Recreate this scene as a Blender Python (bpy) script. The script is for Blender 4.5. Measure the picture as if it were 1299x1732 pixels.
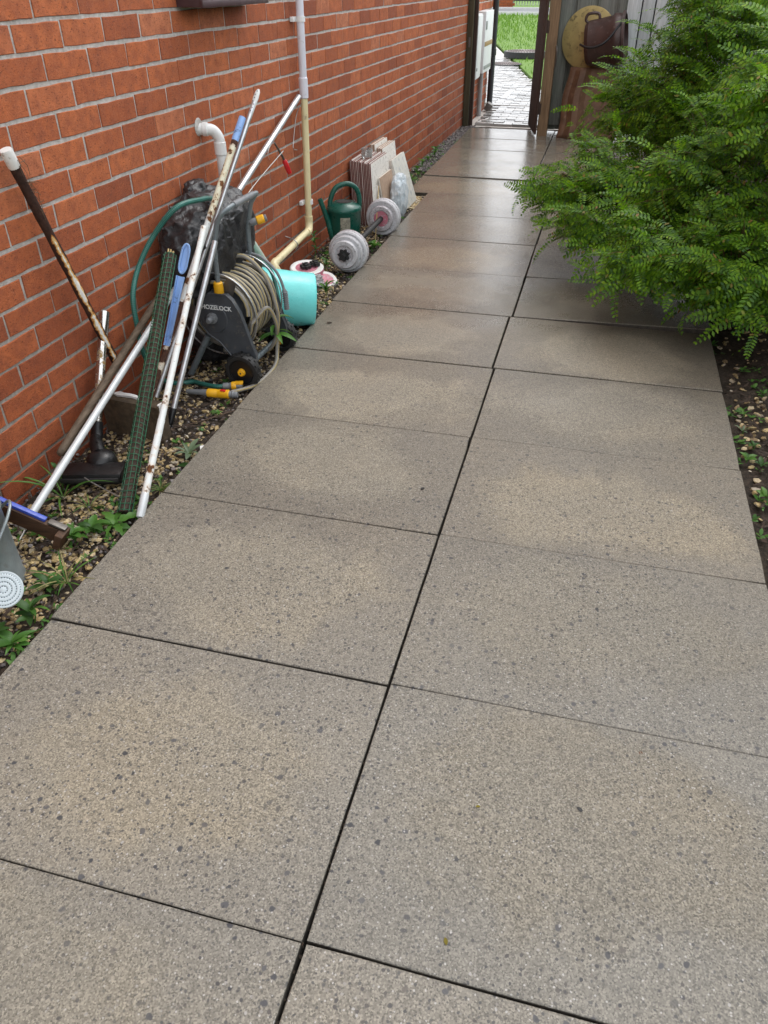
import bpy, bmesh, math, random
from mathutils import Vector, Matrix, noise
R = math.radians
for o in list(bpy.data.objects): bpy.data.objects.remove(o)
sc = bpy.context.scene
COL = sc.collection

# ------------------------------------------------------------------ camera
cam_d = bpy.data.cameras.new('camera')
cam = bpy.data.objects.new('camera', cam_d); COL.objects.link(cam)
CAM = Vector((0.2993, -0.5791, 1.3741))
CR = Vector((0.96772131, 0.25201044, -0.00249198))
CF = Vector((-0.20656843, 0.78748169, -0.58069103))
CU = Vector((-0.14437781, 0.56246185, 0.81412021))
cam.matrix_world = Matrix(((CR.x, CU.x, -CF.x, CAM.x), (CR.y, CU.y, -CF.y, CAM.y), (CR.z, CU.z, -CF.z, CAM.z), (0, 0, 0, 1)))
cam_d.sensor_fit = 'HORIZONTAL'; cam_d.sensor_width = 36.0
cam_d.lens = 36.0 * 1278.14 / 1299.0
cam_d.clip_start = 0.02; cam_d.clip_end = 2000
sc.camera = cam

# ------------------------------------------------------------------ sky, sun, exposure
SUN_EL, SUN_AZ = R(58), R(25)          # azimuth measured from +Y towards +X
world = bpy.data.worlds.new('World'); sc.world = world; world.use_nodes = True
wn = world.node_tree; wn.nodes.clear()
sky = wn.nodes.new('ShaderNodeTexSky'); sky.sky_type = 'NISHITA'; sky.sun_disc = False
sky.sun_elevation = SUN_EL; sky.sun_rotation = SUN_AZ; sky.air_density = 1.0; sky.dust_density = 4.0; sky.ozone_density = 1.0
hs = wn.nodes.new('ShaderNodeHueSaturation'); hs.inputs['Saturation'].default_value = 0.22
bg = wn.nodes.new('ShaderNodeBackground'); bg.inputs[1].default_value = 0.15
wo = wn.nodes.new('ShaderNodeOutputWorld')
mxw = wn.nodes.new('ShaderNodeMix'); mxw.data_type = 'RGBA'; mxw.inputs[0].default_value = 0.8       # cloud layer: even pale grey over the clear sky
mxw.inputs[7].default_value = (6.6, 6.8, 7.1, 1)
wn.links.new(sky.outputs[0], hs.inputs['Color']); wn.links.new(hs.outputs[0], mxw.inputs[6]); wn.links.new(mxw.outputs[2], bg.inputs[0]); wn.links.new(bg.outputs[0], wo.inputs[0])
sun_d = bpy.data.lights.new('sun', 'SUN'); sun_d.energy = 0.55; sun_d.angle = R(30); sun_d.color = (1.0, 0.97, 0.92)
sun = bpy.data.objects.new('sun', sun_d); COL.objects.link(sun)
sd = Vector((math.sin(SUN_AZ) * math.cos(SUN_EL), math.cos(SUN_AZ) * math.cos(SUN_EL), math.sin(SUN_EL)))
sun.rotation_euler = sd.to_track_quat('Z', 'Y').to_euler(); sun.location = (3, 3, 8)
sc.view_settings.view_transform = 'Standard'; sc.view_settings.look = 'None'
sc.view_settings.exposure = 1.0; sc.view_settings.gamma = 1.0; sc.view_settings.use_curve_mapping = False
sc.render.engine = 'CYCLES'

# ------------------------------------------------------------------ materials
class NT:
    def __init__(s, name):
        s.m = bpy.data.materials.new(name); s.m.use_nodes = True
        s.t = s.m.node_tree; s.t.nodes.clear()
        s.out = s.t.nodes.new('ShaderNodeOutputMaterial')
        s.b = s.t.nodes.new('ShaderNodeBsdfPrincipled'); s.t.links.new(s.b.outputs[0], s.out.inputs[0])
    def n(s, typ, **kw):
        nd = s.t.nodes.new(typ)
        for k, v in kw.items(): setattr(nd, k, v)
        return nd
    def l(s, a, b): s.t.links.new(a, b)
    def pos(s):
        return s.n('ShaderNodeNewGeometry').outputs['Position']
    def obj(s):
        return s.n('ShaderNodeTexCoord').outputs['Object']
    def noise(s, vec, scale, detail=3, rough=.55, dist=0):
        nd = s.n('ShaderNodeTexNoise'); s.l(vec, nd.inputs['Vector'])
        nd.inputs['Scale'].default_value = scale; nd.inputs['Detail'].default_value = detail
        nd.inputs['Roughness'].default_value = rough; nd.inputs['Distortion'].default_value = dist
        return nd.outputs['Fac']
    def voro(s, vec, scale, feature='F1', rand=1.0):
        nd = s.n('ShaderNodeTexVoronoi', feature=feature); s.l(vec, nd.inputs['Vector'])
        nd.inputs['Scale'].default_value = scale; nd.inputs['Randomness'].default_value = rand
        return nd
    def ramp(s, fac, stops, interp='LINEAR'):
        nd = s.n('ShaderNodeValToRGB'); s.l(fac, nd.inputs[0]); cr = nd.color_ramp; cr.interpolation = interp
        while len(cr.elements) < len(stops): cr.elements.new(0.5)
        for e, (p, c) in zip(cr.elements, stops):
            e.position = p
            e.color = (c, c, c, 1) if not isinstance(c, tuple) else (c[0], c[1], c[2], 1)
        return nd.outputs[0]
    def mix(s, fac, a, b, mode='MIX'):
        nd = s.n('ShaderNodeMix', data_type='RGBA', blend_type=mode)
        if isinstance(fac, (int, float)): nd.inputs[0].default_value = fac
        else: s.l(fac, nd.inputs[0])
        for i, v in ((6, a), (7, b)):
            if isinstance(v, tuple): nd.inputs[i].default_value = (v[0], v[1], v[2], 1)
            elif isinstance(v, (int, float)): nd.inputs[i].default_value = (v, v, v, 1)
            else: s.l(v, nd.inputs[i])
        return nd.outputs[2]
    def math(s, op, a, b=None, clamp=False):
        nd = s.n('ShaderNodeMath', operation=op); nd.use_clamp = clamp
        for i, v in ((0, a), (1, b)):
            if v is None: continue
            if isinstance(v, (int, float)): nd.inputs[i].default_value = v
            else: s.l(v, nd.inputs[i])
        return nd.outputs[0]
    def rand(s):
        a = s.n('ShaderNodeObjectInfo').outputs['Random']; g = s.n('ShaderNodeNewGeometry').outputs['Random Per Island']
        return s.math('FRACT', s.math('ADD', s.math('MULTIPLY', a, 7.31), s.math('MULTIPLY', g, 3.77)))
    def set(s, col=None, rough=None, metal=None, spec=None, bump=None, bdist=.002, bstr=1.0, coat=None):
        for key, v in (('Base Color', col), ('Roughness', rough), ('Metallic', metal), ('Specular IOR Level', spec), ('Coat Weight', coat)):
            if v is None: continue
            if isinstance(v, tuple): s.b.inputs[key].default_value = (v[0], v[1], v[2], 1)
            elif isinstance(v, (int, float)): s.b.inputs[key].default_value = v
            else: s.l(v, s.b.inputs[key])
        if bump is not None:
            bp = s.n('ShaderNodeBump'); bp.inputs['Distance'].default_value = bdist; bp.inputs['Strength'].default_value = bstr
            s.l(bump, bp.inputs['Height']); s.l(bp.outputs[0], s.b.inputs['Normal'])
        return s.m

MT = {}
def plain(name, col, rough=.45, metal=0.0, var=.18, scale=18, dirt=None, dirt_amt=.0, bump=.0006, spec=None):
    t = NT(name); v = t.pos()
    f = t.noise(v, scale, 4)
    c = t.mix(t.ramp(f, [(.3, 0.0), (.7, 1.0)]), tuple(x * (1 - var) for x in col), tuple(min(1, x * (1 + var)) for x in col))
    if dirt:
        d = t.ramp(t.noise(v, scale * 2.3, 5, .65), [(.62 - dirt_amt * .4, 0.0), (.72 - dirt_amt * .3, 1.0)])
        c = t.mix(d, c, dirt)
    r = t.ramp(t.noise(v, scale * 3, 3), [(.3, max(0, rough - .1)), (.7, min(1, rough + .12))])
    t.set(c, r, metal, spec, t.noise(v, 220, 3), bump)
    MT[name] = t.m; return t.m

# brick: rough orange-red facing brick, per-brick tone, small dark pits
t = NT('brick'); v = t.pos(); rn = t.rand()
base = t.ramp(rn, [(0.0, (.27, .070, .030)), (.12, (.36, .095, .034)), (.3, (.40, .108, .038)), (.55, (.45, .124, .043)), (.8, (.49, .142, .050)), (.93, (.48, .145, .058)), (1.0, (.50, .18, .088))])
base = t.mix(t.ramp(t.noise(v, 26, 4), [(.35, 0.0), (.7, 1.0)]), base, t.mix(.62, base, (.20, .055, .03)))
mpb = t.n('ShaderNodeMapping'); t.l(v, mpb.inputs[0]); mpb.inputs['Scale'].default_value = (1, .55, 1.25); mpb.inputs['Rotation'].default_value = (.5, 0, 0)
pit = t.ramp(t.noise(mpb.outputs[0], 190, 2, .6, .6), [(.33, 1.0), (.43, 0.0)])
base = t.mix(t.math('MULTIPLY', pit, .7), base, (.10, .03, .015))
lite = t.ramp(t.noise(v, 330, 2), [(.60, 0.0), (.70, 1.0)])
base = t.mix(t.math('MULTIPLY', lite, .45), base, (.62, .25, .12))
sep = t.n('ShaderNodeSeparateXYZ'); t.l(v, sep.inputs[0])
damp = t.math('MULTIPLY', t.ramp(t.math('ADD', sep.outputs[2], t.math('MULTIPLY', t.noise(v, 3.0, 3), .45)), [(.25, 1.0), (.95, 0.0)]), .62)
base = t.mix(damp, base, t.mix(1.0, base, (.55, .42, .38), 'MULTIPLY'))
hb = t.mix(.35, t.noise(v, 150, 4, .65), t.noise(v, 420, 2))
t.set(base, t.ramp(t.noise(v, 40, 3), [(.3, .72), (.7, .95)]), 0, .35, hb, .0035, 1.0); MT['brick'] = t.m
# mortar
t = NT('mortar'); v = t.pos(); sep = t.n('ShaderNodeSeparateXYZ'); t.l(v, sep.inputs[0])
c = t.ramp(t.noise(v, 55, 4, .6), [(.3, (.38, .35, .32)), (.55, (.52, .49, .46)), (.75, (.62, .60, .57))])
damp = t.ramp(t.math('ADD', sep.outputs[2], t.math('MULTIPLY', t.noise(v, 3.0, 3), .5)), [(.35, .9), (1.05, 0.0)])
c = t.mix(damp, c, t.mix(1.0, c, (.42, .38, .33), 'MULTIPLY'))
t.set(c, .92, 0, .3, t.noise(v, 240, 4, .7), .004); MT['mortar'] = t.m
# concrete slab: exposed aggregate, damp film increasing towards the gate
t = NT('concrete'); v = t.pos(); rn = t.n('ShaderNodeObjectInfo').outputs['Random']
sep = t.n('ShaderNodeSeparateXYZ'); t.l(v, sep.inputs[0])
lo = t.n('ShaderNodeSeparateXYZ'); t.l(t.obj(), lo.inputs[0])
# drying patch in the middle of each flag, damp margin round it
ex = t.math('POWER', t.math('MULTIPLY', lo.outputs[0], 2.35), 2); ey = t.math('POWER', t.math('MULTIPLY', t.math('ADD', lo.outputs[1], t.math('MULTIPLY', t.math('SUBTRACT', rn, .5), .16)), 3.6), 2)
er = t.math('ADD', t.math('SQRT', t.math('ADD', ex, ey)), t.math('ADD', t.math('MULTIPLY', t.math('SUBTRACT', t.noise(v, 2.6, 4, .6, .8), .5), 1.5), t.math('MULTIPLY', t.math('SUBTRACT', t.noise(v, 13, 4, .65), .5), .35)))
dry = t.ramp(er, [(.40, .85), (.62, 1.0), (.76, .60), (.92, .18), (1.1, 0.0)])
tone = t.noise(v, 1.7, 4, .6, .4)
edgec = t.ramp(tone, [(.3, (.170, .160, .136)), (.5, (.190, .176, .146)), (.7, (.210, .190, .151))])
midc = t.ramp(tone, [(.3, (.236, .213, .167)), (.5, (.258, .227, .170)), (.7, (.280, .238, .168))])
c = t.mix(t.math('MULTIPLY', dry, t.ramp(rn, [(0, .35), (1, .9)])), edgec, midc)
c = t.mix(.12, c, t.ramp(rn, [(0, (.15, .148, .14)), (.5, (.22, .20, .175)), (1, (.29, .25, .20))]))
vg = t.voro(v, 330); kg = t.n('ShaderNodeSeparateColor'); t.l(vg.outputs['Color'], kg.inputs[0])
grain = t.mix(.6, t.noise(v, 420, 3, .75), kg.outputs[2])
c = t.mix(.8, c, t.ramp(grain, [(.15, .18), (.42, .46), (.58, .55), (.85, .88)]), 'OVERLAY')
c = t.mix(.35, c, t.ramp(t.noise(v, 70, 4, .6), [(.3, .36), (.7, .62)]), 'OVERLAY')
near = t.ramp(t.math('MULTIPLY', sep.outputs[1], .25), [(.0, 1.0), (.35, .9), (.6, .5), (.9, .15)])
patchy = t.math('MULTIPLY', t.ramp(t.math('SUBTRACT', t.noise(v, 3.0, 3), t.math('MULTIPLY', dry, .12)), [(.28, .45), (.46, 1.0)]), near)
def flecks(scale, lo_, hi_, dist, cols, amt):
    global c
    vv = t.n('ShaderNodeVectorMath', operation='ADD'); t.l(v, vv.inputs[0])
    wn_ = t.n('ShaderNodeTexNoise'); t.l(v, wn_.inputs['Vector']); wn_.inputs['Scale'].default_value = scale * 1.3
    sc_ = t.n('ShaderNodeVectorMath', operation='SCALE'); t.l(wn_.outputs['Color'], sc_.inputs[0]); sc_.inputs['Scale'].default_value = .55 / scale; t.l(sc_.outputs[0], vv.inputs[1])
    a = t.voro(vv.outputs[0], scale); k = t.n('ShaderNodeSeparateColor'); t.l(a.outputs['Color'], k.inputs[0])
    m_ = t.math('MULTIPLY', t.ramp(a.outputs['Distance'], [(dist, 1.0), (dist + .10, 0.0)]), t.ramp(k.outputs[0], [(lo_, 0.0), (hi_, 1.0)]))
    c = t.mix(t.math('MULTIPLY', m_, t.math('MULTIPLY', patchy, amt)), c, t.ramp(k.outputs[1], cols)); return m_
flecks(80, .83, .85, .24, [(0, (.045, .046, .050)), (1, (.10, .09, .08))], 1.0)
flecks(46, .79, .81, .22, [(0, (.040, .041, .046)), (.6, (.085, .085, .088)), (1, (.13, .115, .10))], 1.0)
flecks(120, .70, .72, .28, [(0, (.05, .05, .053)), (.7, (.09, .088, .085)), (.85, (.16, .14, .12)), (1, (.40, .39, .37))], .9)
flecks(210, .76, .78, .34, [(0, (.07, .07, .07)), (.72, (.11, .10, .09)), (.8, (.45, .44, .42)), (1, (.5, .48, .46))], .7)
mid_ = t.ramp(t.math('MULTIPLY', sep.outputs[1], .25), [(.12, 0.0), (.30, 1.0), (.75, 1.0), (1.0, .3)])
c = t.mix(t.math('MULTIPLY', mid_, t.math('SUBTRACT', 1.0, dry)), c, t.mix(1.0, c, (.85, .82, .785), 'MULTIPLY'))
wy = t.ramp(t.math('ADD', t.math('MULTIPLY', sep.outputs[1], .125), t.math('MULTIPLY', t.noise(v, 1.3, 2, .5, .3), .38)), [(.38, 0.0), (.52, .5), (.66, .92), (.8, 1.0)])
wet = t.math('MAXIMUM', wy, t.math('MULTIPLY', t.math('SUBTRACT', 1.0, dry), .32))
c = t.mix(wy, c, t.mix(1.0, c, (.87, .85, .83), 'MULTIPLY'))
rg = t.ramp(wet, [(0, .80), (.32, .56), (.7, .28), (1, .17)])
rg = t.math('ADD', rg, t.math('ADD', t.math('MULTIPLY', t.math('SUBTRACT', t.noise(v, 4.5, 4, .6, .6), .5), .30), t.math('MULTIPLY', t.math('SUBTRACT', grain, .5), .10)), True)
bd = t.math('MULTIPLY', t.mix(.5, grain, t.noise(v, 150, 3, .6)), t.ramp(wet, [(0, 1.0), (.6, .50), (1, .34)]))
t.set(c, rg, 0, t.ramp(wet, [(0, .35), (1, .6)]), bd, .0014); MT['concrete'] = t.m
# soil
t = NT('soil'); v = t.pos()
c = t.ramp(t.noise(v, 60, 5, .7), [(.3, (.018, .013, .009)), (.5, (.045, .033, .023)), (.72, (.09, .068, .048))])
c = t.mix(t.ramp(t.noise(v, 190, 3), [(.62, 0.0), (.7, 1.0)]), c, (.12, .055, .03))
t.set(c, .85, 0, .35, t.noise(v, 110, 5, .75), .012); MT['soil'] = t.m
plain('joint_dirt', (.045, .038, .030), .9, var=.4, scale=60, bump=.002)
# pebbles
t = NT('pebble'); v = t.pos(); rn = t.rand()
c = t.ramp(rn, [(0, (.13, .09, .05)), (.2, (.30, .21, .10)), (.45, (.46, .34, .15)), (.7, (.55, .44, .25)), (.85, (.38, .32, .25)), (1, (.62, .55, .42))])
c = t.mix(t.ramp(t.noise(v, 70, 4), [(.42, 0.0), (.8, .6)]), c, (.13, .09, .05))
t.set(c, .6, 0, .4, t.noise(v, 300, 3), .002); MT['pebble'] = t.m
t = NT('grit'); v = t.pos(); rn = t.rand()
c = t.ramp(rn, [(0, (.05, .045, .045)), (.5, (.11, .095, .09)), (.8, (.17, .14, .13)), (1, (.24, .22, .21))])
t.set(c, .65, 0, .4, t.noise(v, 300, 3), .002); MT['grit'] = t.m

def foliage(name, cols, trans=.3, rough=.42):
    t = NT(name); v = t.pos(); rn = t.rand()
    n = len(cols) - 1
    c = t.ramp(rn, [(i / n, k) for i, k in enumerate(cols)])
    c = t.mix(t.ramp(t.noise(v, 45, 3), [(.3, 0.0), (.7, .45)]), c, t.mix(1.0, c, (.55, .65, .5), 'MULTIPLY'))
    t.set(c, rough, 0, .28)
    tr = t.n('ShaderNodeBsdfTranslucent'); t.l(t.mix(1.0, c, (1.25, 1.35, .7), 'MULTIPLY'), tr.inputs[0])
    mx = t.n('ShaderNodeMixShader'); mx.inputs[0].default_value = trans
    t.l(t.b.outputs[0], mx.inputs[1]); t.l(tr.outputs[0], mx.inputs[2]); t.l(mx.outputs[0], t.out.inputs[0])
    MT[name] = t.m
foliage('frond', [tuple((k[0] * 1.28, k[1] * 1.10, k[2] * .85)) for k in [(.035, .11, .018), (.075, .20, .018), (.105, .26, .018), (.135, .31, .02), (.18, .36, .028), (.06, .15, .05), (.03, .09, .03), (.085, .22, .02), (.12, .28, .02), (.15, .33, .022), (.05, .14, .02), (.09, .23, .02), (.11, .27, .02), (.06, .15, .06), (.13, .30, .02), (.20, .37, .03), (.08, .21, .02), (.05, .13, .03), (.12, .29, .02), (.22, .15, .06)]], .38, .5)
foliage('weed', [(.05, .13, .025), (.08, .20, .035), (.12, .24, .05)])
foliage('weed_dark', [(.03, .08, .02), (.05, .12, .03), (.07, .15, .04)])
foliage('weed_grey', [(.12, .17, .10), (.18, .24, .15)])
foliage('dry_grass', [(.20, .19, .06), (.30, .26, .11), (.14, .20, .05)])
foliage('lawn_blade', [(.09, .19, .03), (.14, .26, .04), (.20, .31, .07)], .35, .5)

# bark / stems
plain('bark', (.075, .045, .028), .8, var=.4, scale=60, bump=.002)
plain('twig', (.10, .06, .03), .7, var=.35, scale=60)
# pipes and plastics
plain('white_pvc', (.72, .72, .71), .4, var=.06, scale=9, dirt=(.36, .33, .29), dirt_amt=.08)
plain('lilac_pvc', (.66, .66, .73), .38, var=.05, scale=9, dirt=(.42, .40, .42), dirt_amt=.05)
plain('cream_pvc', (.70, .61, .36), .42, var=.08, scale=8, dirt=(.30, .24, .14), dirt_amt=.06)
plain('pale_green_pvc', (.50, .56, .48), .42, var=.08, scale=8)
plain('white_clip', (.75, .75, .75), .45, var=.05)
plain('black_plastic', (.008, .008, .009), .36, var=.3, spec=.45)
plain('black_rubber', (.014, .014, .014), .62, var=.3)
plain('grey_plastic', (.052, .058, .066), .42, var=.15, dirt=(.10, .095, .085), dirt_amt=.12)
plain('mid_grey_plastic', (.17, .18, .19), .45, var=.12)
plain('grey_tube', (.17, .20, .215), .33, metal=.25, var=.12)
plain('yellow_plastic', (.78, .40, .012), .38, var=.08)
plain('red_plastic', (.55, .015, .02), .35, var=.1)
plain('teal_plastic', (.17, .68, .66), .32, var=.06, scale=6, dirt=(.12, .40, .40), dirt_amt=.02)
plain('green_plastic', (.008, .085, .062), .3, var=.15, scale=8)
plain('green_inside', (.006, .05, .04), .5)
plain('label_paper', (.27, .26, .20), .8, var=.25, scale=40, dirt=(.12, .11, .09), dirt_amt=.25)
plain('blue_plastic', (.25, .42, .76), .4, var=.1, scale=10, dirt=(.05, .08, .17), dirt_amt=.1)
plain('blue_strip', (.035, .075, .42), .35, var=.15)
plain('mesh_green', (.012, .10, .045), .45, var=.25)
plain('old_leaves', (.045, .028, .018), .85, var=.5, scale=80, bump=.004)
plain('wire', (.36, .36, .35), .4, metal=.8, var=.15)
plain('steel', (.42, .43, .44), .3, metal=.9, var=.15)
plain('dark_steel', (.13, .12, .11), .45, metal=.7, var=.25)
plain('zinc', (.27, .31, .32), .38, metal=.45, var=.22, scale=14, dirt=(.26, .28, .28), dirt_amt=.2)
plain('rose_white', (.50, .57, .60), .5, var=.06)
plain('rose_hole', (.03, .04, .05), .7)
plain('moss_water', (.16, .16, .02), .5, var=.5, scale=40, dirt=(.32, .33, .05), dirt_amt=.2, bump=.004)
plain('block_brown', (.075, .052, .03), .9, var=.4, scale=45, bump=.003)
plain('old_white_paint', (.72, .71, .69), .7, var=.08, dirt=(.40, .37, .33), dirt_amt=.1)
plain('grimy_white', (.49, .49, .51), .5, var=.10, scale=35, dirt=(.10, .095, .095), dirt_amt=.13)
plain('grimy_grey', (.46, .44, .46), .5, var=.2, scale=50, dirt=(.13, .12, .125), dirt_amt=.25)
plain('pink_plastic', (.46, .15, .20), .5, var=.12, scale=30, dirt=(.42, .36, .37), dirt_amt=.2)
plain('film', (.50, .50, .50), .2, var=.3, scale=60, bump=.006)
plain('tile_glaze', (.72, .69, .64), .3, var=.05, dirt=(.50, .46, .40), dirt_amt=.05)
plain('tile_body', (.15, .055, .045), .85, var=.3, scale=60)
plain('tile_pale_edge', (.55, .50, .44), .8, var=.15, scale=60)
plain('tile_tan', (.34, .235, .165), .7, var=.15, scale=40)
plain('tile_stone', (.54, .53, .48), .5, var=.12, scale=14, dirt=(.34, .36, .37), dirt_amt=.22)
plain('brown_sill', (.055, .028, .032), .4, var=.2)
plain('stick_wood', (.42, .31, .13), .6, var=.2)
plain('meter_white', (.70, .72, .73), .45, var=.05)
plain('meter_grey', (.22, .24, .23), .5, var=.15)
plain('amber_label', (.28, .17, .05), .5, var=.2)
plain('black_pipe', (.016, .018, .022), .35, var=.2)
plain('grey_conduit', (.28, .28, .28), .5, var=.1)
plain('iron_cover', (.19, .155, .145), .5, metal=.2, var=.25, scale=60)
plain('ring_black', (.02, .02, .02), .6)
plain('tan_disc', (.42, .33, .13), .6, var=.22, scale=9, dirt=(.16, .13, .06), dirt_amt=.16, bump=.003)
plain('brown_tub', (.052, .028, .024), .45, var=.25, scale=9, dirt=(.12, .09, .085), dirt_amt=.1)
plain('brown_sheet', (.14, .075, .042), .6, var=.35, scale=7, dirt=(.22, .13, .075), dirt_amt=.15)
plain('kerb', (.55, .55, .54), .8, var=.1)
plain('asphalt', (.10, .105, .11), .6, var=.2, scale=30)
plain('dark_rail', (.02, .022, .024), .5)
plain('pale_picket', (.5, .55, .48), .7)
plain('dry_leaf', (.13, .05, .02), .7, var=.3)
plain('moss', (.16, .13, .012), .9, var=.4)

def striped(name, cols, rough, vs=None):
    "hose material from tube UVs: u runs round the hose, v along it in metres"
    t = NT(name); uv = t.n('ShaderNodeUVMap').outputs[0]; sp = t.n('ShaderNodeSeparateXYZ'); t.l(uv, sp.inputs[0])
    c = t.ramp(sp.outputs[0], cols, 'CONSTANT')
    if vs:
        m = t.n('ShaderNodeTexChecker'); mp = t.n('ShaderNodeCombineXYZ')
        t.l(t.math('ADD', t.math('MULTIPLY', sp.outputs[0], 10), t.math('MULTIPLY', sp.outputs[1], vs)), mp.inputs[0])
        t.l(t.math('SUBTRACT', t.math('MULTIPLY', sp.outputs[0], 10), t.math('MULTIPLY', sp.outputs[1], vs)), mp.inputs[1])
        t.l(mp.outputs[0], m.inputs[0]); m.inputs['Scale'].default_value = 1.0
        m.inputs[1].default_value = (.012, .10, .075, 1); m.inputs[2].default_value = (.05, .20, .17, 1); c = m.outputs[0]
    c = t.mix(t.ramp(t.noise(t.pos(), 30, 4), [(.35, 0.0), (.8, .5)]), c, t.mix(1.0, c, (.45, .4, .35), 'MULTIPLY'))
    t.set(c, rough); MT[name] = t.m
striped('hose_tan', [(0, (.25, .235, .20)), (.15, (.42, .33, .13)), (.25, (.24, .225, .195)), (.45, (.13, .12, .105)), (.6, (.25, .235, .20)), (.7, (.42, .33, .13)), (.78, (.24, .225, .2))], .38)
striped('hose_green', [(0, (.02, .15, .1))], .4, 160)

# woods
def wood(name, c1, c2, axis=2, scale=30, rough=.8, green=0.0, bump=.002):
    t = NT(name); v = t.pos(); mp = t.n('ShaderNodeMapping'); t.l(v, mp.inputs[0])
    s = [scale, scale, scale]; s[axis] = scale * .06; mp.inputs['Scale'].default_value = s
    f = t.noise(mp.outputs[0], 1.6, 5, .65, .3)
    c = t.ramp(f, [(.3, c1), (.7, c2)])
    c = t.mix(t.math('MULTIPLY', t.rand(), .45), c, t.mix(1.0, c, (.5, .5, .52), 'MULTIPLY'))
    if green: c = t.mix(t.math('MULTIPLY', t.ramp(t.noise(v, 4, 4), [(.45, 0.0), (.7, 1.0)]), green), c, (.10, .16, .10))
    t.set(c, rough, 0, .3, f, bump); MT[name] = t.m
wood('fence_grey', (.12, .12, .105), (.29, .29, .26), green=.3)
wood('fence_pale', (.42, .45, .45), (.68, .71, .71), green=.1)
wood('gate_dark', (.035, .021, .016), (.085, .054, .042))
wood('post_brown', (.15, .095, .055), (.34, .23, .13))
wood('post_olive', (.04, .035, .02), (.10, .085, .05))
wood('side_fence', (.07, .055, .04), (.16, .13, .10), green=.2)
wood('handle_wood', (.055, .038, .025), (.15, .11, .075), axis=1, scale=60, rough=.7)
wood('board_wood', (.035, .018, .010), (.11, .055, .028), axis=0, scale=50, rough=.6)

# aluminium tubes
t = NT('aluminium'); v = t.pos()
c = t.ramp(t.noise(v, 30, 4), [(.3, (.50, .52, .54)), (.7, (.72, .74, .76))])
spk = t.ramp(t.noise(v, 240, 2), [(.70, 0.0), (.76, 1.0)])
t.set(t.mix(spk, c, (.12, .11, .10)), t.ramp(t.noise(v, 25, 3), [(.3, .28), (.7, .42)]), .75); MT['aluminium'] = t.m
t = NT('painted_tube'); v = t.pos()
c = t.ramp(t.noise(v, 22, 4), [(.3, (.50, .53, .54)), (.7, (.62, .65, .66))])
t.set(c, .35, .15); MT['painted_tube'] = t.m
def rusty(name, paint, thr, rust=(.20, .075, .02), dark=(.045, .018, .01), rough=.45, sc=22, speck=True):
    t = NT(name); v = t.pos()
    f = t.noise(v, sc, 5, .6)
    m = t.ramp(f, [(thr, 0.0), (thr + .035, 1.0)])
    halo = t.ramp(f, [(thr - .07, 0.0), (thr, .65)])
    c = t.mix(halo, paint, t.mix(.5, paint, (.55, .30, .08)))
    c = t.mix(m, c, t.ramp(t.noise(v, 90, 4), [(.3, dark), (.7, rust)]))
    if speck: c = t.mix(t.ramp(t.noise(v, 190, 2), [(.68, 0.0), (.72, 1.0)]), c, (.10, .08, .06))
    t.set(c, t.ramp(m, [(0, rough), (1, .85)]), 0, .4, m, -.001 if False else .001); MT[name] = t.m
rusty('rusty_white', (.66, .69, .68), .60)
rusty('rusty_cream', (.66, .64, .50), .55)
rusty('rusty_heavy', (.60, .56, .48), .40, (.10, .04, .02), (.035, .016, .012))
# brown rusty pole with flaking orange and white paint
t = NT('rust_pole'); v = t.pos()
c = t.ramp(t.noise(v, 60, 4), [(.3, (.022, .010, .007)), (.7, (.055, .024, .016))])
uvn = t.n('ShaderNodeSeparateXYZ'); t.l(t.n('ShaderNodeUVMap').outputs[0], uvn.inputs[0])
f = t.noise(v, 48, 5, .65); f2 = t.noise(v, 17, 3, .5)
du = t.math('ABSOLUTE', t.math('SUBTRACT', t.math('FRACT', t.math('ADD', uvn.outputs[0], .42)), .5))
lowr = t.ramp(uvn.outputs[1], [(.0, 0.0), (.20, .05), (.28, 1.0), (.9, 1.0)])
ff = t.math('MULTIPLY', t.math('SUBTRACT', t.math('ADD', t.math('MULTIPLY', f, .55), t.math('MULTIPLY', f2, .75)), t.math('MULTIPLY', du, 2.6)), lowr)
c = t.mix(t.ramp(ff, [(.35, 0.0), (.38, 1.0)]), c, (.40, .15, .03))
c = t.mix(t.ramp(ff, [(.42, 0.0), (.45, 1.0)]), c, (.62, .42, .18))
c = t.mix(t.ramp(ff, [(.53, 0.0), (.55, 1.0)]), c, (.76, .74, .70))
t.set(c, .8, 0, .3, f, .003); MT['rust_pole'] = t.m
# worn chrome
t = NT('chrome'); v = t.pos(); m = t.ramp(t.noise(v, 38, 5, .65), [(.52, 0.0), (.62, 1.0)])
c = t.mix(m, (.62, .61, .59), (.26, .17, .06))
t.set(c, t.ramp(m, [(0, .18), (1, .6)]), t.ramp(m, [(0, 1.0), (1, .3)])); MT['chrome'] = t.m
# black sack
t = NT('sack'); v = t.pos()
c = t.ramp(t.noise(v, 25, 5), [(.3, (.009, .009, .011)), (.7, (.034, .035, .038))])
mp = t.n('ShaderNodeMapping'); t.l(v, mp.inputs[0]); mp.inputs['Scale'].default_value = (1, .6, 1.5); mp.inputs['Rotation'].default_value = (.5, .2, .3)
t.set(c, t.ramp(t.noise(v, 40, 3), [(.3, .30), (.7, .48)]), 0, .55, t.mix(.35, t.noise(mp.outputs[0], 14, 3, .5, 2.0), t.noise(v, 60, 2, .5, 1.2)), .010, .8); MT['sack'] = t.m
# clear-ish plastic bag
t = NT('bag_white'); v = t.pos()
c = t.ramp(t.noise(v, 20, 5, .6, 1.0), [(.3, (.42, .50, .56)), (.6, (.68, .73, .76)), (.8, (.78, .80, .80))])
t.set(c, .25, 0, .5, t.noise(v, 30, 5, .6, 1.5), .012); MT['bag_white'] = t.m
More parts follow.
